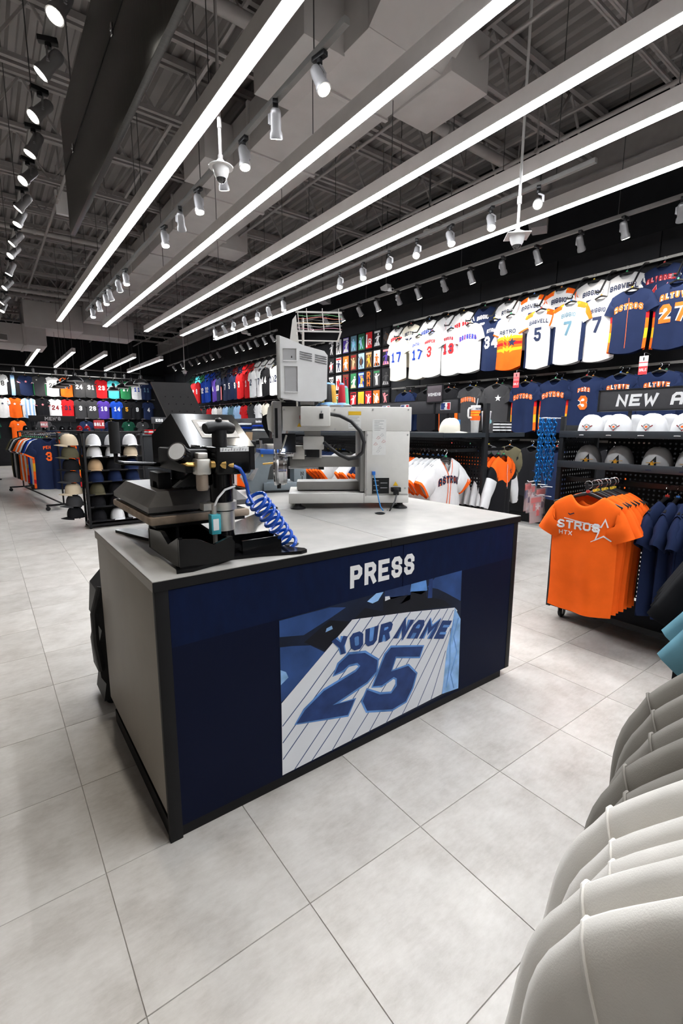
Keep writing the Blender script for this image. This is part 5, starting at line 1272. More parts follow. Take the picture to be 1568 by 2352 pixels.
front = [ # y, template kwargs, label
 (6.42, dict(col='cream', num='17', ncol='royal', numh=.17), 'cream jersey with royal blue 17, endmost of the upper front row beside the printed tees'),
 (5.97, dict(col='cream', name='OHTANI', num='17', ncol='royal', numh=.17), 'cream jersey with arched blue name above a blue 17'),
 (5.63, dict(col='white', name='HARPER', num='3', ncol='red', numh=.17), 'white pinstriped jersey with red number 3'),
 (5.28, dict(col='white', trim='red', name='ACUNA', num='13', ncol='red', out='navy', numh=.16), 'white jersey with red and navy trim and a red 13'),
 (4.87, dict(col='white', script='RANGERS', scol='royal', out='red', vneck=True), 'white jersey with blue and red team script in the upper front row'),
 (4.48, dict(col='navy2', name='RYAN', num='34', ncol='white', style='sleevetop', numh=.17), 'navy jersey with white number 34 and orange shoulders'),
 (4.17, dict(col='white', trim='orange', style='rainbow', vneck=True, nd=.11, L=.74), 'white pullover with orange and yellow rainbow stripes and navy star'),
 (3.75, dict(col='white', name='BAGWELL', num='5', ncol='navy2', style='shoulder', numh=.17, side='navy', L=.76), 'white jersey with navy number 5 and rainbow shoulder stripes'),
 (3.32, dict(col='white', name='BIGGIO', num='7', ncol='slate', style='shoulder', numh=.17, side='navy', L=.75), 'white jersey with slate number 7 and rainbow shoulder stripes, front row'),
 (2.98, dict(col='white', name='BIGGIO', num='7', ncol='navy', numh=.18, L=.75), 'plain white jersey with navy number 7 in the upper front row'),
 (2.62, dict(col='navy', script='ASTROS', scol='orange', out='white', style='sidebow', buttons=True, L=.70), 'navy button jersey with orange chest lettering and rainbow sides, upper row'),
 (2.19, dict(col='navy', name='ALTUVE', num='27', ncol='orange', out='white', numh=.19, nameh=.065, style='sidebow', L=.70), 'navy jersey with orange number 27 outlined in white'),
]
for i, (y, kw, lab) in enumerate(front):
    tp = J(sizer=i, **kw)
    if kw.get('style') == 'rainbow':
        bv = bvh_of(tp[0][1]); s2 = tp[0][2]
        s2.append(('chest_lettering', decal_text(bv, 'ASTRO', .055, -.01, -.255, .004, cw=.045, sw=.012, gap=.008, seg=.02).mesh('chest_lettering', ink('navy'), 0)))
        s2.append(('star', decal_poly(bv, star(.065), .075, -.375, 1, .004).mesh('star', ink('navy'), 0)))
    place(tp, 'jersey', lab, 'jersey', (6.03+.05*(i % 2), y, 2.93), RW+.05*math.sin(i*1.9), 'front jerseys of the upper wall row')
    arm(6.39, y, 3.275, arm_me, 'sloping black display arm holding the jerseys, %s from the printed tees' % ORD[i], 'display arms on the near wall')
back = [
 (6.71, dict(col='lgrey', script='BRAVES', scol='red', out='navy'), 'light grey jersey with red script at the end of the upper back row'),
 (6.38, dict(col='cream', name='BETTS', num='50', ncol='navy2'), 'cream jersey with navy name and 50, behind the front row'),
 (5.94, dict(col='white', script='DODGERS', scol='royal', out='white', vneck=True), 'white jersey with royal blue script peeking from the back row'),
 (5.53, dict(col='white', trim='navy', buttons=True, vneck=True, scol='red'), 'white jersey with a thin red placket in the back row'),
 (5.21, dict(col='white', trim='red', script='RED SOX', scol='red', out='navy', buttons=True, vneck=True), 'white jersey with red block lettering and red piping in the back row'),
 (4.81, dict(col='navy2', name='BIGGIO', num='7', ncol='white'), 'navy jersey with white name in the back row'),
 (4.39, dict(col='white', trim='orange', name='RYAN', num='34', ncol='navy2'), 'white jersey with orange collar and navy name in the back row'),
 (4.0, dict(col='white', name='BAGWELL', num='5', ncol='navy2', style='shoulder'), 'white jersey with rainbow shoulders tucked behind the number 5 jersey'),
 (3.61, dict(col='white', name='BIGGIO', num='7', ncol='navy2', style='shoulder'), 'white jersey with rainbow shoulders tucked behind the slate number 7 jersey'),
 (3.19, dict(col='lgrey', name='BIGGIO', num='7', ncol='navy'), 'pale grey jersey with bold navy name in the back row'),
 (2.81, dict(col='lgrey', name='BAGWELL', num='5', ncol='navy'), 'pale grey jersey with curved navy name beside the upper navy jerseys'),
 (2.42, dict(col='navy', name='ALVAREZ', num='44', ncol='dred', out='pink'), 'navy jersey with dull red name high in the back row'),
]
for i, (y, kw, lab) in enumerate(back):
    place(J(sizer=i+1, nameh=.06, **kw), 'jersey', lab, 'jersey', (6.29, y, 3.19), RW+.04*math.sin(i*2.7), 'back jerseys of the upper wall row')
low = [
 (6.34, dict(col='navy2'), 'plain navy polo beside the printed tees in the lower wall row'),
 (5.81, dict(col='black'), 'plain black shirt in the lower wall row behind the logo header'),
 (5.33, dict(col='black', trim='orange', side='orange'), 'black shirt with orange edges in the lower wall row'),
 (4.9, dict(col='char', script='HOUSTON', scol='orange', out='white'), 'charcoal tee with orange block lettering in the lower wall row'),
 (4.42, dict(col='char', logo=(.07,-.2,'white',.05)), 'charcoal polo with white star figure in the lower wall row'),
 (3.95, dict(col='navy2', script='ASTROS', scol='orange', out='white', style='sidebow'), 'navy tee with orange lettering and rainbow sides under the red tag'),
 (3.51, dict(col='navy2', script='ASTROS', scol='orange', out='white', style='sidebow'), 'navy tee with orange lettering and rainbow sides above the blue chains'),
 (3.1, dict(col='navy2', name='PENA', num='3', ncol='orange', out='white', numh=.17), 'navy tee with orange number 3 beside the header sign'),
 (2.7, dict(col='navy2', name='ALTUVE', num='27', ncol='orange', out='white', nameh=.06), 'navy tee with arched orange name above the header sign'),
 (2.29, dict(col='navy2', name='ALTUVE', num='27', ncol='orange', out='white', nameh=.06), 'navy tee with arched orange name under the red and white tag'),
]
for i, (y, kw, lab) in enumerate(low):
    place(J(sizer=i, L=.70, **kw), 'tee_shirt', lab, 'tee shirt', (6.14, y, 2.02), RW+.05*math.sin(i*2.1), 'shirts of the lower wall row')
    place(J(kw['col'], sizer=i+2, lo=True, L=.70), 'tee_shirt', 'spare shirt hung close behind, lower wall row, %s from the printed tees' % ORD[i], 'tee shirt', (6.24, y-.03, 2.02), RW, 'spare shirts of the lower wall row')
    arm(6.39, y, 2.12, sarm_me, 'straight black display arm of the lower wall row, %s from the printed tees' % ORD[i], 'straight display arms on the near wall')
for i, (y, z, lab) in enumerate([(3.99, 2.14, 'red and white sale tag hanging over the navy tee above the shelf'), (2.40, 2.18, 'red and white sale tag beside the header sign')]):
    t = thing('sale_tag', lab, 'tag', (5.98, y, z), RW)
    obj('tag_card', MB().cbox(-.045,.045,-.002,.002,-.20,0,.001), t, mats=mat('tag_white',(.75,.70,.70),.5,var=.03) if i else mat('tag_rose',(.62,.16,.17),.5,var=.05))
    obj('tag_red', MB().box(-.045,.045,-.003,-.002,-.20,-.11), t, mats=M_card)
    obj('tag_lettering', flat_text('SALE', .03, (0,-.0035,-.165), (1,0,0), (0,0,1), cw=.016, sw=.004, gap=.004, seg=.1), t, mats=M_signwhite, smooth=0)
    obj('tag_band', MB().box(-.045,.045,-.003,-.002,-.075,-.065), t, mats=M_card); obj('tag_clip', MB().box(-.006,.006,-.004,-.001,-.05,-.015), t, mats=M_plastic_black)
    obj('tag_hook', MB().tube([(0,0,0),(0,0,.03),(0,.03,.04),(0,.16,.03)], .003, 6), t, mats=M_steel)

# low hanging row on the wall behind the jackets
wall_rail(2.4, 5.6, 1.22, 'steel rail low on the wall behind the first island')
for i in range(8):
    c_ = ['black','char','navy','black','olive','char','navy','black'][i]
    place(J(c_, lo=True, L=.7, slen=.3, sang=66, sizer=i, side='orange' if i == 0 else None), 'sweatshirt', '%s sweatshirt low on the wall behind the islands, %s from the near end' % (c_.replace('char','charcoal'), ORD[i]), 'sweatshirt', (6.15, 2.7+.36*i, 1.13), RW+.1*math.sin(i), 'low sweatshirts on the wall')
    arm(6.39, 2.7+.36*i, 1.22, sarm_me, 'straight black display arm of the low wall row, %s from the near end' % ORD[i], 'straight display arms low on the wall')

# ---- printed tees folded on boards
GRID = [ # rows top to bottom, columns from far to near: ground, figure, accent
 [('black','white','lgrey'),('lgrey','char','white'),('purple','white','lgrey'),('slate','sky','teal'),('green','sky','dgreen'),('red','white','dred'),('black','white','lgrey'),('black','char','brown')],
 [('black','white','red'),('lgrey','navy','red'),('orange','white','black'),('brown','tan','dred'),('sky','brown','navy'),('brown','gold','tan'),('white','orange','black'),('black','purple','pink')],
 [('black','lgrey','white'),('white','red','char'),('dred','black','brown'),('green','white','tan'),('royal','gold','sky'),('black','orange','char'),('char','white','green'),('black','char','grey')],
 [('black','green','white'),('white','green','orange'),('dred','pink','purple'),('red','white','black'),('yellow','gold','purple'),('red','white','dred'),('orange','white','tan'),('black','pink','char')]]
YC = [9.02, 8.74, 8.48, 8.21, 7.95, 7.71, 7.46, 7.19]; ZR = [(2.95,3.32),(2.57,2.92),(2.19,2.55),(1.80,2.15)]
tee_slab = MB().cbox(-.118,.118,0,.03,0,.365,.010).mesh('folded_tee', cloth('black'))
rowname = ['top','second','third','bottom']
for r in range(4):
    for k_ in range(8):
        gnd, fg, ac = GRID[r][k_]
        t = thing('printed_tee', '%s printed folded tee, %s row of the wall grid, %s from its far end' % (gnd.replace('lgrey','light grey').replace('char','charcoal').replace('dred','dark red'), rowname[r], ORD[k_]), 'tee shirt', (XW-.065, YC[k_], ZR[r][0]), RW, 'printed tees on the wall grid')
        obj('folded_tee', tee_slab, t)
        rn = random.Random(r*10+k_)
        pr_ = obj('print_panel', MB().cbox(-.095,.095,-.003,.001,.03,.335,.001), t, mats=ink(gnd))
        sty = (r*3+k_*5) % 4
        if (r, k_) == (2, 5):
            obj('print_lettering', flat_text('R', .15, (0,-.004,.18), (1,0,0), (0,0,1), cw=.11, sw=.03, seg=.2), pr_, mats=ink(fg), smooth=0); obj('print_lettering', flat_text('H', .12, (0,-.004,.045), (1,0,0), (0,0,1), cw=.10, sw=.028, seg=.2), pr_, mats=ink(fg), smooth=0)
        elif (r, k_) == (0, 5):
            obj('print_lettering', flat_text('R', .12, (.03,-.004,.09), (1,0,0), (0,0,1), cw=.09, sw=.022, seg=.2), pr_, mats=ink(fg), smooth=0); obj('print_shape', MB().box(-.09,-.05,-.0035,-.003,.05,.30), pr_, mats=ink('white'))
        else:
            # a figure: head, torso, arms, legs
            cx = rn.uniform(-.02,.02); lean = rn.uniform(-.03,.03)
            fig = MB().lathe([(.0001,-.0046),(.022,-.0045)], (cx+lean,0,.255), 12, axis='y')
            fig.poly([(cx-.035+lean,-.0045,.225),(cx+.035+lean,-.0045,.225),(cx+.03,-.0045,.13),(cx-.03,-.0045,.13)])
            for s_ in (-1,1):
                fig.bar((cx+s_*.03+lean,-.0045,.215),(cx+s_*rn.uniform(.05,.085),-.0045,rn.uniform(.14,.29)),.018,.001,up=(0,1,0)); fig.bar((cx+s_*.015,-.0045,.14),(cx+s_*rn.uniform(.02,.06),-.0045,.05),.024,.001,up=(0,1,0))
            obj('print_figure', fig, pr_, mats=ink(fg), smooth=0)
            if sty in (0, 2): obj('print_shape', MB().box(-.085,.085,-.004,-.003,.285,.322), pr_, mats=ink(ac))
            if sty in (1, 2): obj('print_shape', MB().poly([(-.09,-.0038,.04),(.09,-.0038,.04),(.07,-.0038,.09),(-.06,-.0038,.11)]), pr_, mats=ink(ac), smooth=0)
            if sty == 3: obj('print_shape', MB().lathe([(.0001,-.0038),(.07,-.0037)], (0,0,.17), 18, axis='y'), pr_, mats=ink(ac))
# rack of white tops at the end of the printed tees
for i in range(5):
    c_ = ['white','char','white','lgrey','white'][i]
    place(J(c_, lo=True, L=.66, sizer=i), 'jersey', '%s top on the wall just beyond the printed tees, %s from them' % (c_.replace('lgrey','light grey').replace('char','charcoal'), ORD[i]), 'jersey', (6.20-.04*(i % 2), 9.36+.24*i, 2.93), RW+.2, 'tops between the printed tees and the far jerseys')
    arm(6.39, 9.36+.24*i, 3.275, arm_me, 'sloping black display arm beyond the printed tees, %s from them' % ORD[i], 'display arms beyond the printed tees')

# ---- far half of the right-hand wall
farf = [(17.3,'dgreen','1'),(16.78,'red','12'),(16.28,'red','8'),(15.88,'royal','32'),(15.37,'blue','32'),(14.93,'purple','4'),(14.47,'navy','10'),(14.0,'navy','7'),(13.58,'navy2','5'),(13.28,'navy','9'),(12.92,'red','3'),(12.55,'red','1'),(12.15,'white','2'),(11.77,'white','7'),(11.4,'black','14'),(11.05,'white','17'),(10.72,'white','22')]
inkfor = lambda c_: 'navy' if c_ in ('white','lgrey','cream') else 'white'
cw_ = lambda c_: c_.replace('lgrey','light grey').replace('char','charcoal').replace('dgreen','dark green').replace('royal','royal blue').replace('navy2','deep blue').replace('dred','dark red')
for i, (y, c_, n_) in enumerate(farf):
    sd = 'pink' if c_ == 'navy' else None
    place(J(c_, lo=True, num=n_, ncol=inkfor(c_), sizer=i, side=sd, numh=.17, L=.72), 'jersey', '%s jersey numbered %s, upper row of the far wall, %s from the back wall' % (cw_(c_), n_, ORD[i]), 'jersey', (6.04+.04*(i % 2), y, 2.92), RW+.04*math.sin(i*2.), 'upper jerseys on the far wall')
    arm(6.39, y, 3.275, arm_me, 'sloping black display arm of the far wall, %s from the back wall' % ORD[i], 'display arms on the far wall')
bk2 = ['dgreen','teal','green','blue','royal','navy','char','navy','dred','navy','red','red','white','white','white','char','white']
for i, c_ in enumerate(bk2):
    place(J(c_, lo=True, sizer=i+1, L=.7), 'jersey', '%s jersey high behind the far wall row, %s from the back wall' % (cw_(c_), ORD[i]), 'jersey', (6.30, farf[i][0]+.14, 3.19), RW, 'back jerseys on the far wall')
lowc = ['lgrey','red','char','red','white','lgrey','sky','slate','sky','red','char','white','cream','black','dred']
for i, c_ in enumerate(lowc):
    y = 16.85-.44*i
    place(J(c_, lo=True, sizer=i, L=.68), 'tee_shirt', '%s shirt in the lower row of the far wall, %s from the back wall' % (cw_(c_), ORD[i]), 'tee shirt', (6.12, y, 2.04), RW+.04*math.sin(i), 'lower shirts on the far wall')
    arm(6.39, y, 2.12, sarm_me, 'straight black display arm of the far lower row, %s from the back wall' % ORD[i], 'straight display arms on the far wall')

# ---- back wall
BR = {}
for z, lab in ((3.35, 'upper steel display rail on the back wall'), (2.55, 'lower steel display rail on the back wall')):
    t = thing('display_rail', lab, 'rail', (-2.5, YB-.11, z)); BR['upper' if z > 3 else 'lower'] = t; obj('rail', MB().box(0,8.5,-.008,.008,-.015,.015), t, mats=M_rail)
    for i in range(8): obj('bracket', MB().box(.1+i*1.15,.125+i*1.15,.008,.085,-.02,.02), t, mats=M_fix)
up = [(-.10,'white','8','royal'),(.32,'navy','2','white'),(.70,'white','18','char'),(1.06,'black','','sky'),(1.45,'navy','','pink'),(1.87,'char','','green'),(2.29,'white','20','char'),(2.74,'orange','31','navy'),(3.16,'char','24','white'),(3.57,'char','31','white'),(3.94,'red','23','white'),(4.39,'teal','10','white'),(4.83,'green','17','white'),(5.26,'white','11','blue'),(5.63,'navy','11','slate')]
lw = [(-.10,'char','9','white'),(.32,'white','7','red'),(.69,'white','','navy'),(1.05,'orange','','white'),(1.47,'white','','sky'),(1.91,'black','','pink'),(2.31,'white','24','dred'),(2.72,'red','31','navy'),(3.15,'char','3','white'),(3.57,'char','28','white'),(3.97,'purple','18','white'),(4.45,'blue','14','white'),(4.82,'black','5','gold'),(5.22,'black','9','white'),(5.67,'navy','4','white')]
tarm_me = MB().bar((0,0,0),(0,-.18,-.01),.012,.02).cyl((0,-.18,-.02),(0,-.18,.01),.008,n=8).mesh('display_arm', M_bar, smooth=0)
for row, lst, z in (('upper', up, 3.24), ('lower', lw, 2.44)):
    for i, (x, c_, n_, nc) in enumerate(lst):
        kw = dict(col=c_, lo=True, sizer=i, L=.72, numh=.17, hw=.20)
        if n_: kw.update(num=n_, ncol=nc, name='SMITH' if False else None)
        if not n_:
            if c_ == 'black' and nc == 'sky': kw.update(style='centre', trim='sky')
            elif c_ == 'white' and nc == 'sky': kw.update(style='stripesV', trim='sky')
            elif nc == 'green': kw.update(side='green', logo=(-.08,-.14,'cream',.03), vneck=True, trim='lgrey')
            else: kw.update(logo=(0,-.22,nc,.05), trim=nc)
        desc = ('numbered '+n_) if n_ else 'with '+cw_(nc)+' details'
        place(J(**kw), 'jersey', '%s jersey %s, %s row of the back wall, %s from the open side' % (cw_(c_), desc, row, ORD[i]), 'jersey', (x, YB-.24, z), .05*math.sin(i*2.), '%s jerseys on the back wall' % row)
        obj('display_arm', tarm_me, BR[row], Vector((x, YB-.10, z+.10))-BR[row].location)
# third row, only tops show above the fixtures
for i, (x, c_) in enumerate([(.32,'dgreen'),(1.08,'orange'),(1.9,'char'),(3.3,'navy2'),(3.75,'navy2'),(4.2,'navy'),(4.85,'dgreen'),(5.4,'char')]):
    place(J(c_, lo=True, sizer=i, L=.68, logo=(0,-.15,'white',.04)), 'tee_shirt', '%s shirt in the lowest row of the back wall, %s from the open side' % (cw_(c_), ORD[i]), 'tee shirt', (x, YB-.25, 1.64), 0, 'lowest shirts on the back wall')
t = thing('display_rail', 'lowest steel display rail on the back wall', 'rail', (-2.5, YB-.11, 1.75)); obj('rail', MB().box(0,8.5,-.15,.008,-.015,.015), t, mats=M_rail); obj('bracket', MB().box(.1,.125,.008,.085,-.02,.02).box(4.1,4.125,.008,.085,-.02,.02), t, mats=M_fix)
# ================================================================== LEFT SIDE FIXTURES
hr = thing('cap_rack', 'black floor rack filled with rows of caps behind the heat press', 'cap rack', (1.06, 7.2, 0))
obj('frame', MB().cbox(0,.03,-.01,.03,0,1.33,.003).cbox(.74,.77,-.01,.03,0,1.33,.003).cbox(0,.77,-.01,.03,1.30,1.33,.003).cbox(0,.03,.33,.36,0,1.33,.003).cbox(.74,.77,.33,.36,0,1.33,.003).box(0,.03,.03,.33,1.30,1.33).box(.74,.77,.03,.33,1.30,1.33).box(0,.77,0,.36,.03,.06), hr, mats=M_blackmetal)
obj('back_panel', MB().box(.03,.74,.30,.31,.06,1.30), hr, mats=M_fix)
tiers = [1.135, .985, .80, .645, .47, .30, .10]
for z in tiers: obj('tray', MB().box(.03,.74,.0,.30,z-.012,z-.004).box(.03,.74,-.004,.0,z-.012,z+.008), hr, mats=M_blackmetal)
cc = {k_: cap_tpl(k_) for k_ in ('white','tan','navy2','olive','black','khaki','char','red','navy')}
lay = [['white','white','white'],['white','white','khaki'],['tan','black','navy2'],['navy2','navy2','navy2'],['olive','black','black'],['black','black','black'],['black','white','white']]
tn = ['top','second','third','fourth','fifth','sixth','bottom']
for r, row in enumerate(lay):
    for k_, c_ in enumerate(row):
        place(cc[c_], 'baseball_cap', '%s cap on the %s tray of the cap rack, %s from the aisle' % (c_.replace('navy2','navy'), tn[r], ORD[k_]), 'cap', (1.06+.15+.235*k_, 7.32, tiers[r]), .15*math.sin(r*2+k_), 'caps on the floor rack', scale=1.12)
sidec = ['khaki','olive','black','char','khaki','char','black']
for r, c_ in enumerate(sidec):
    z = 1.14-.165*r
    place(cc[c_], 'baseball_cap', '%s cap pegged on the aisle side of the rack, %s from the top' % (c_.replace('char','charcoal'), ORD[r]), 'cap', (.93, 7.38, z), -PI/2, 'caps on the rack side', scale=1.1)
    obj('side_peg', MB().bar((0,.18,z+.04),(-.10,.18,z+.05),.008,.012).bar((-.10,.08,z-.003),(-.10,.28,z-.003),.012,.006).bar((0,.18,z),(-.2,.18,z-.004),.012,.008), hr, mats=M_blackmetal)
# garment rail
ra = thing('garment_rack', 'long black rail of mixed jerseys along the aisle behind the cap rack', 'garment rack', (1.0, 9.25, 0), .11)
obj('bar', MB().cyl((0,0,1.29),(0,3.4,1.29),.014), ra, mats=M_chrome)
for y in (.0, 3.4):
    obj('upright', MB().cyl((0,y,.10),(0,y,1.29),.014), ra, mats=M_blackmetal); obj('foot_bar', MB().bar((-.26,y,.09),(.26,y,.09),.03,.03), ra, mats=M_blackmetal)
    for x in (-.24, .24): obj('caster', MB().lathe([(.026,-.011),(.036,-.006),(.036,.006),(.026,.011)], (x,y,.036), 14, axis='y').box(x-.008,x+.008,y-.008,y+.008,.03,.09), ra, mats=M_plastic_black)
obj('faceout_arm', MB().cyl((0,0,1.285),(-.16,.15,1.285),.009).cyl((0,0,1.285),(.17,-.06,1.285),.009), ra, mats=M_chrome)
obj('lower_bar', MB().bar((0,0,.09),(0,3.4,.09),.02,.02), ra, mats=M_blackmetal)
rj = jersey('navy', trim='orange', name='PENA', num='3', ncol='orange', style='sidebow', hw=.24, sh=.22, slen=.26, swd=.115, sang=64, L=.86, sizer=0)
seq = [('navy','orange'),('orange','navy'),('navy','orange'),('navy2','orange'),('navy','orange'),('white','navy'),('white','navy'),('blue','white'),('navy','orange'),('white','navy'),('orange','white'),('white','char'),('orange','navy'),('black','orange'),('char','lgrey'),('lgrey','char'),('black','char'),('olive','char')]
place(rj, 'jersey', 'navy jersey with orange name and number near the front of the long rail', 'jersey', (.86, 9.40, 1.205), .05, 'jerseys on the long rail')
tpc = {}
for i, (c_, tr) in enumerate(seq):
    if (c_, tr) not in tpc: tpc[(c_, tr)] = jersey(c_, trim=tr, lo=False, style='sidebow' if c_ == 'navy' else None, hw=.225, slen=.25, swd=.115, sang=66, L=.84, sizer=i % 2 or 1)
    y_ = 9.32+.0*i if i < 3 else 9.4+.17*(i-2)
    x_ = [1.04,1.10,1.16][i] if i < 3 else 1.0-.11*(y_-9.25)
    place(tpc[(c_, tr)], 'jersey', '%s jersey with %s cuffs on the long rail, %s beside the numbered one' % (cw_(c_), cw_(tr), ORD[i]), 'jersey', (x_-.05*(i > 2), y_, 1.18), [-.5,-.7,-.9][i] if i < 3 else .1*math.sin(i*3.1), 'jerseys on the long rail')
# back fixtures under the back wall
def counter_block(x, y, w, d, h, label, top=True):
    t = thing('display_table', label, 'display table', (x, y, 0))
    obj('body', MB().cbox(0,w,0,d,.08,h-.03,.004), t, mats=M_fix); obj('top', MB().cbox(-.03,w+.03,-.03,d+.03,h-.03,h,.003), t, mats=M_shelf); obj('plinth', MB().box(.04,w-.04,.04,d-.04,0,.08), t, mats=M_blackmetal)
    obj('shelf_slot', MB().box(.05,w-.05,-.004,.0,h*.45,h*.45+.025), t, mats=M_shelf)
    return t
def signboard(x, y, z, w, h, txt, label, th, post=.4, face=None, rz=0, cw=None):
    t = thing('department_sign', label, 'sign', (x, y, z), rz)
    obj('sign_board', MB().cbox(0,w,0,.03,0,h,.003), t, mats=face or M_sign)
    if txt: obj('sign_lettering', flat_text(txt, th, (w/2,-.001,(h-th)/2), (1,0,0), (0,0,1), cw=cw or th*.72, sw=th*.24, gap=th*.16, seg=.3), t, mats=M_signwhite, smooth=0)
    for q in (.12*w, .88*w): obj('sign_post', MB().box(q-.01,q+.01,.008,.022,-post,0), t, mats=M_bar)
counter_block(.9, 15.8, 1.9, .8, 1.30, 'dark display table carrying the long white-lettered sign')
signboard(1.08, 16.0, 1.545, 1.16, .17, "MEN'S", 'long charcoal sign with five white letters near the back wall', .10, post=.245)
M_saler = mat('sale_red', (.42,.012,.015), .5, var=.05)
counter_block(1.75, 12.0, 1.1, .6, 1.22, 'dark display table under the red sale sign')
signboard(2.03, 12.02, 1.36, .22, .19, 'SALE', 'red sale sign standing on a dark table in the middle of the store', .075, post=.14, face=M_saler, cw=.042)
counter_block(.75, 12.6, .8, .6, 1.22, 'dark display table under the smaller pink sale sign')
signboard(1.06, 12.6, 1.38, .14, .13, 'SALE', 'small pink sale sign beside the row of patterned caps', .05, post=.16, face=mat('sale_pink',(.55,.18,.19),.5,var=.05), cw=.026)
counter_block(2.55, 10.0, .8, .6, 1.25, 'dark display table under the small children sign')
signboard(2.74, 10.02, 1.465, .30, .125, "KIDS", 'small charcoal sign with white letters beyond the screen', .06, post=.215, cw=.034)
counter_block(4.0, 15.2, 1.6, .9, 1.2, 'dark display table near the corner of the two jersey walls')
cb = {k_: cap_tpl(k_, emblem='blob', ecol=('white',)) for k_ in ('black','red','char','navy')}
for i in range(8):
    c_ = ['black','char','black','char','black','black','red','red'][i]
    place(cb[c_], 'baseball_cap', '%s badge cap in the row under the long lettered sign, %s from the aisle' % (c_.replace('char','charcoal'), ORD[i]), 'cap', (1.0+.22*i, 16.05+.1*(i % 2), 1.301), .1*math.sin(i), 'caps under the long sign')
for i in range(4):
    c_ = ['navy','char','navy','black'][i]
    place(cb[c_], 'baseball_cap', '%s badge cap beside the red sale sign, %s from the aisle' % (c_.replace('char','charcoal'), ORD[i]), 'cap', (1.9+.24*i, 12.32, 1.221), .1*math.sin(i), 'caps under the red sale sign')
folded(2.8, 10.2, 1.251, 3, ['red','white','red'], '%s folded shirt, %s up in the stack under the small children sign', 'folded shirts under the small sign')
folded(4.6, 15.6, 1.201, 4, ['navy','white','navy','char'], '%s folded shirt, %s up in the stack near the wall corner', 'folded shirts in the corner')
# a few clothed rails far left
fr_ = thing('garment_rack', 'dark rail of green and red jerseys at the far end of the aisle', 'garment rack', (.05, 15.6, 0))
obj('bar', MB().cyl((0,0,1.38),(0,1.6,1.38),.014), fr_, mats=M_chrome)
for y in (0, 1.6): obj('upright', MB().cyl((0,y,.03),(0,y,1.38),.014), fr_, mats=M_blackmetal); obj('foot_bar', MB().bar((-.25,y,.015),(.25,y,.015),.03,.03), fr_, mats=M_blackmetal)
for i in range(9):
    c_ = ['dgreen','dgreen','dred','black','dgreen','red','black','char','dgreen'][i]
    place(jersey(c_, lo=True, trim='lgrey' if i == 0 else None, L=.74, sizer=i), 'jersey', '%s jersey on the far aisle rail, %s from its near end' % (cw_(c_), ORD[i]), 'jersey', (.05, 15.75+.17*i, 1.29), .1, 'jerseys on the far aisle rail')
folded(1.3, 12.75, 1.221, 3, ['navy','orange','navy'], '%s folded shirt, %s up in the stack beside the small pink sign', 'folded shirts beside the pink sign')

# ================================================================== FOREGROUND RACK OF SWEATSHIRTS
rk0 = Vector((.148, -.179, 0)); u = Vector((.97, .243, 0)).normalized(); ra_ = math.atan2(u.y, u.x)
fg = thing('garment_rack', 'near black garment rack holding the white, grey and teal tops', 'garment rack', rk0, ra_)
obj('bar', MB().cyl((0,0,1.20),(2.1,0,1.20),.013), fg, mats=M_bar)
for x in (.0, 2.1): obj('upright', MB().cyl((x,0,.03),(x,0,1.20),.014), fg, mats=M_bar); obj('foot_bar', MB().bar((x,-.25,.015),(x,.25,.015),.03,.03), fg, mats=M_bar)
def sweat(c_, seed, **k): 
    mats = [cloth(c_), cloth(c_)]
    p = dict(hw=.25, L=.72, sh=.245, drop=.115, nw=.09, nd=.05, slen=.54, swd=.092, sang=80, hem=0, flare=.97, dep=.026, sdp=.82, fold=.006, seed=seed, NX=26, NT=16, long=True); p.update(k)
    me = garment_mesh('body', mats, None, **p)
    sh, dr = p['sh'], p['drop']
    seam = []
    for s_ in (-1, 1):
        q_ = [Vector(v) for v in RINGS[s_]]; q_ = q_[12:24] + q_[:13]
        seam.append(('shoulder_seam', MB().tube(q_, .0018, 6).mesh('shoulder_seam', cloth(c_))))
    return [('body', me, seam), hanger_parts(w=.18, drop=.075, sizer=3, hook=.09)]
M_ = {'off': [sweat('offwhite', 201+i) for i in range(3)], 'gry': [sweat('greige', 211+i) for i in range(3)]}
def along(d, off=0): return (rk0.x+u.x*d-u.y*off, rk0.y+u.y*d+u.x*off)
for i, d in enumerate([.265,.30,.334,.366,.40]):
    x, y = along(d, .008*math.sin(i*2)); place(M_['off'][i % 3], 'sweatshirt', 'off-white sweatshirt on the near rack, %s from the camera end' % ORD[i], 'sweatshirt', (x, y, 1.115), ra_-PI/2+.04*math.sin(i*3), 'off-white sweatshirts on the near rack')
for i, d in enumerate([.455,.515,.585,.655,.72]):
    x, y = along(d, .01*math.sin(i*2)); place(M_['gry'][i % 3], 'sweatshirt', 'warm grey sweatshirt behind the white ones, %s from them' % ORD[i], 'sweatshirt', (x, y, 1.105), ra_-PI/2+.05*math.sin(i*2), 'grey sweatshirts on the near rack')
tl = [jersey('slateblue', hw=.24, L=.70, sh=.235, drop=.075, slen=.21, swd=.125, sang=56, hem=0, fold=.012, sdp=1.4, sizer=3) for _ in range(2)]
for i, d in enumerate([1.28,1.46]):
    x, y = along(d, -.045); place(tl[i], 'tee_shirt', 'dusty teal tee at the far end of the near rack, %s one' % ['front','second'][i], 'tee shirt', (x, y, 1.06), ra_-PI/2+.05*i, 'teal tees on the near rack')
bl = jersey('black', hw=.22, L=.95, sh=.2, drop=.07, slen=.22, swd=.11, sang=66, hem=0, sizer=2)
for i, d in enumerate([1.62,1.70,1.78,1.86]):
    x, y = along(d, .06); place(bl, 'tee_shirt', 'long black top at the end of the near rack, %s past the teal tees' % ORD[i], 'tee shirt', (x, y, 1.06), ra_-PI/2, 'black tops on the near rack')

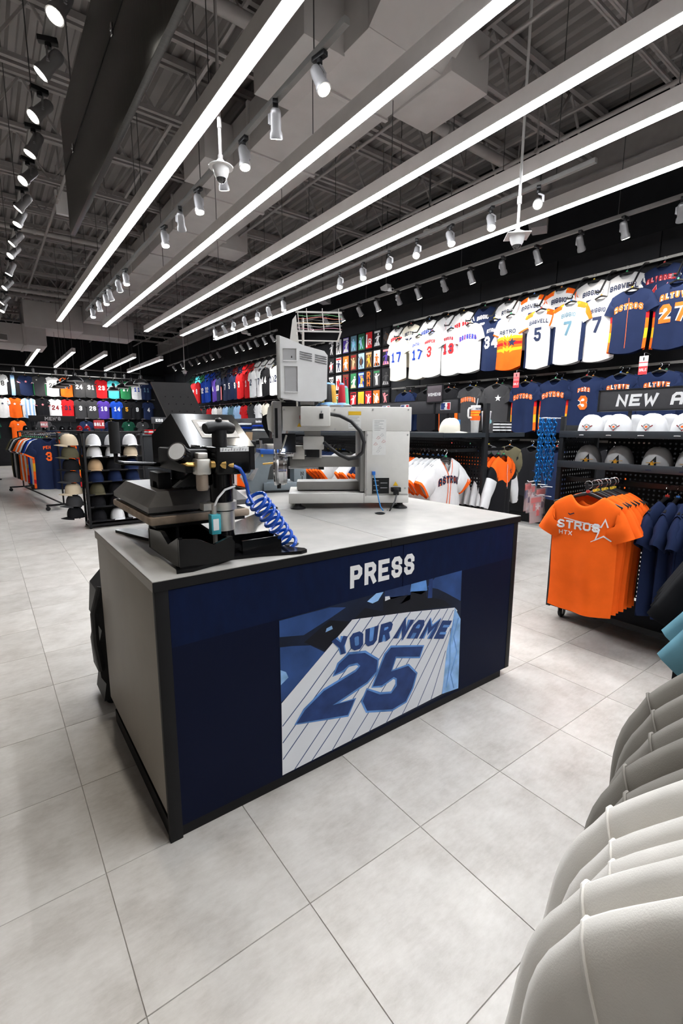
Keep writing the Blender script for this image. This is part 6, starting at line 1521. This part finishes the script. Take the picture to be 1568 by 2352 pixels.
# ================================================================== CEILING EXTRAS
M_bwood = mat('black_stained_board', (.020,.018,.015), .28, var=.5, vscale=5, stretch=(1,14,1), bump=.25, bscale=14)
hb = thing('hanging_board', 'big black stained board hung vertically beside the first linear light', 'board', (.845, 3.15, 3.1))
obj('board_panel', MB().cbox(-.02,.02,-1.6,2.09,0,.495,.003), hb, mats=M_bwood); obj('board_panel', MB().cbox(-.02,.02,-1.6,2.09,.51,.94,.003), hb, mats=M_bwood)
obj('edge_strip', MB().box(-.022,.022,-1.6,2.092,.495,.51), hb, mats=M_plastic_black)
for y in (-1.2, .15, 1.6): obj('clamp', MB().cbox(-.03,-.02,y-.015,y+.015,.47,.535,.003).cyl((-.034,y,.5),(-.02,y,.5),.008), hb, mats=M_chrome); obj('hanger_rod', MB().cyl((0,y,.94),(0,y,ZD-3.1-.02),.005,n=6), hb, mats=M_wire)
M_cam = mat('white_camera_plastic', (.78,.78,.78), .35, var=.02); M_dome = mat('smoked_dome', (.02,.02,.022), .06, var=.1, coat=1)
def dome_cam(x, y, z, label, stem=True, sq=.07, white=True, r=.05):
    t = thing('dome_camera', label, 'camera', (x, y, z))
    obj('mount_plate', MB().lathe([(sq,.050),(sq,.056),(sq*.5,.075),(.02,.10)], (0,0,0), 4 if white and sq > .08 else 24), t, mats=M_cam)
    obj('shroud', MB().lathe([(r*.62,-.022),(r*.85,.0),(r*1.08,.05),(r*1.08,.055)], (0,0,0), 24), t, mats=M_cam)
    obj('dome', MB().lathe([(.0005,-.052),(r*.35,-.046),(r*.6,-.03),(r*.68,-.01)], (0,0,0), 20), t, mats=M_dome)
    if stem: obj('stem', MB().cyl((0,0,.10),(0,0,ZD-z),.011,n=12).cyl((0,0,.10),(0,0,.13),.017,n=12).cyl((0,0,.30),(0,0,.36),.018 if white else .0145,n=12), t, mats=M_cam if white else M_joist)
dome_cam(3.80, 2.615, 2.93, 'white dome camera on a long white stem between the third and fourth linear lights', sq=.135, r=.06)
dome_cam(1.545, 3.51, 3.14, 'white dome camera on a grey stem below the duct-side track', white=False, sq=.085, r=.055)
dome_cam(4.9, 14.2, 2.95, 'small dome camera on a stem near the back wall', r=.06, sq=.1)
for i, (x, y, z, lab) in enumerate([(5.3, 5.95, 3.52, 'white twin camera on the near wall track'), (5.2, 7.55, 3.62, 'grey loudspeaker hung beside the fifth linear light'), (5.25, 10.9, 3.6, 'white twin camera above the far wall jerseys'), (5.35, 3.42, 3.62, 'grey loudspeaker hung near the ceiling camera'), (.6, 14.9, 3.5, 'white box speaker hung in front of the cross duct')]):
    if 'loudspeaker' in lab or 'speaker' in lab:
        t = thing('loudspeaker', lab, 'loudspeaker', (x, y, z), .5)
        obj('cabinet', MB().prism([(-.10,.0),(.06,.0),(.10,.06),(.10,.16),(-.10,.16)], 'x', -.12, .12), t, mats=mat('speaker_grey',(.22,.21,.22),.5,var=.05) if i != 4 else M_cam)
        obj('grille', MB().prism([(-.104,.015),(-.10,.015),(-.10,.145),(-.104,.145)], 'x', -.105, .105), t, mats=M_track)
        obj('bracket', MB().cyl((0,0,.16),(0,0,ZD-z),.008,n=8), t, mats=M_wire)
    else:
        t = thing('security_camera', lab, 'camera', (x, y, z), .4*i)
        obj('housing', MB().prism([(-.09,-.02),(.07,.0),(.09,.05),(-.06,.07)], 'x', -.045, .045), t, mats=M_cam); obj('visor', MB().prism([(-.15,-.05),(-.07,-.04),(-.07,.0),(-.14,.0)], 'x', -.035, .035), t, mats=M_cam)
        obj('lens', MB().cyl((0,-.15,-.03),(0,-.156,-.03),.018), t, mats=M_dome); obj('stem', MB().cyl((0,0,.06),(0,0,ZD-z),.008,n=8), t, mats=M_wire)
sd = thing('smoke_detector', 'white round smoke detector under the ceiling above the fifth linear light', 'detector', (4.55, 4.36, 3.70))
obj('detector_body', MB().lathe([(.02,-.02),(.05,-.012),(.065,.005),(.065,.02),(.02,.03)], (0,0,0), 20), sd, mats=M_cam); obj('conduit', MB().cyl((0,0,.03),(0,0,ZD-3.70),.008,n=8), sd, mats=M_wire)
xb = thing('exit_light_box', 'small white box fitting hanging beyond the black board', 'fitting', (1.22, 8.2, 4.32))
obj('housing', MB().cbox(-.08,.08,-.03,.03,0,.30,.006), xb, mats=M_cam); obj('red_lamp', MB().box(-.07,-.03,-.032,-.03,.20,.22), xb, mats=M_redp); obj('stem', MB().cyl((0,0,.30),(0,0,ZD-4.32),.01,n=8), xb, mats=M_joist)
# black dome pendants
M_pend = mat('black_enamel_shade', (.010,.010,.011), .3, var=.05); M_pin = mat('white_shade_inside', (.75,.75,.78), .4, emit=(.9,.94,1.0), es=45)
for i, (x, y) in enumerate([(1.89,13.1),(1.88,14.08),(1.86,14.9),(1.84,15.6),(3.30,12.8),(3.27,13.6),(3.24,14.5),(3.22,15.5)]):
    t = thing('pendant_lamp', 'black dome pendant lamp with white inside, %s of the %s line' % (ORD[i % 4], 'aisle-side' if i < 4 else 'wall-side'), 'lamp', (x, y, 2.46), group='dome pendants')
    obj('shade', MB().lathe([(.175,0),(.172,.02),(.14,.07),(.08,.11),(.045,.125),(.04,.19),(.02,.21)], (0,0,0), 24), t, mats=M_pend)
    obj('rim', MB().lathe([(.176,-.004),(.180,.0),(.176,.004)], (0,0,0), 24), t, mats=M_whiteplastic)
    obj('inside', MB().lathe([(.168,.004),(.135,.05),(.07,.075),(.0005,.08)], (0,0,0), 20), t, mats=M_pin)
    obj('cord', MB().cyl((0,0,.21),(0,0,ZD-2.46),.004,n=6), t, mats=M_wire)
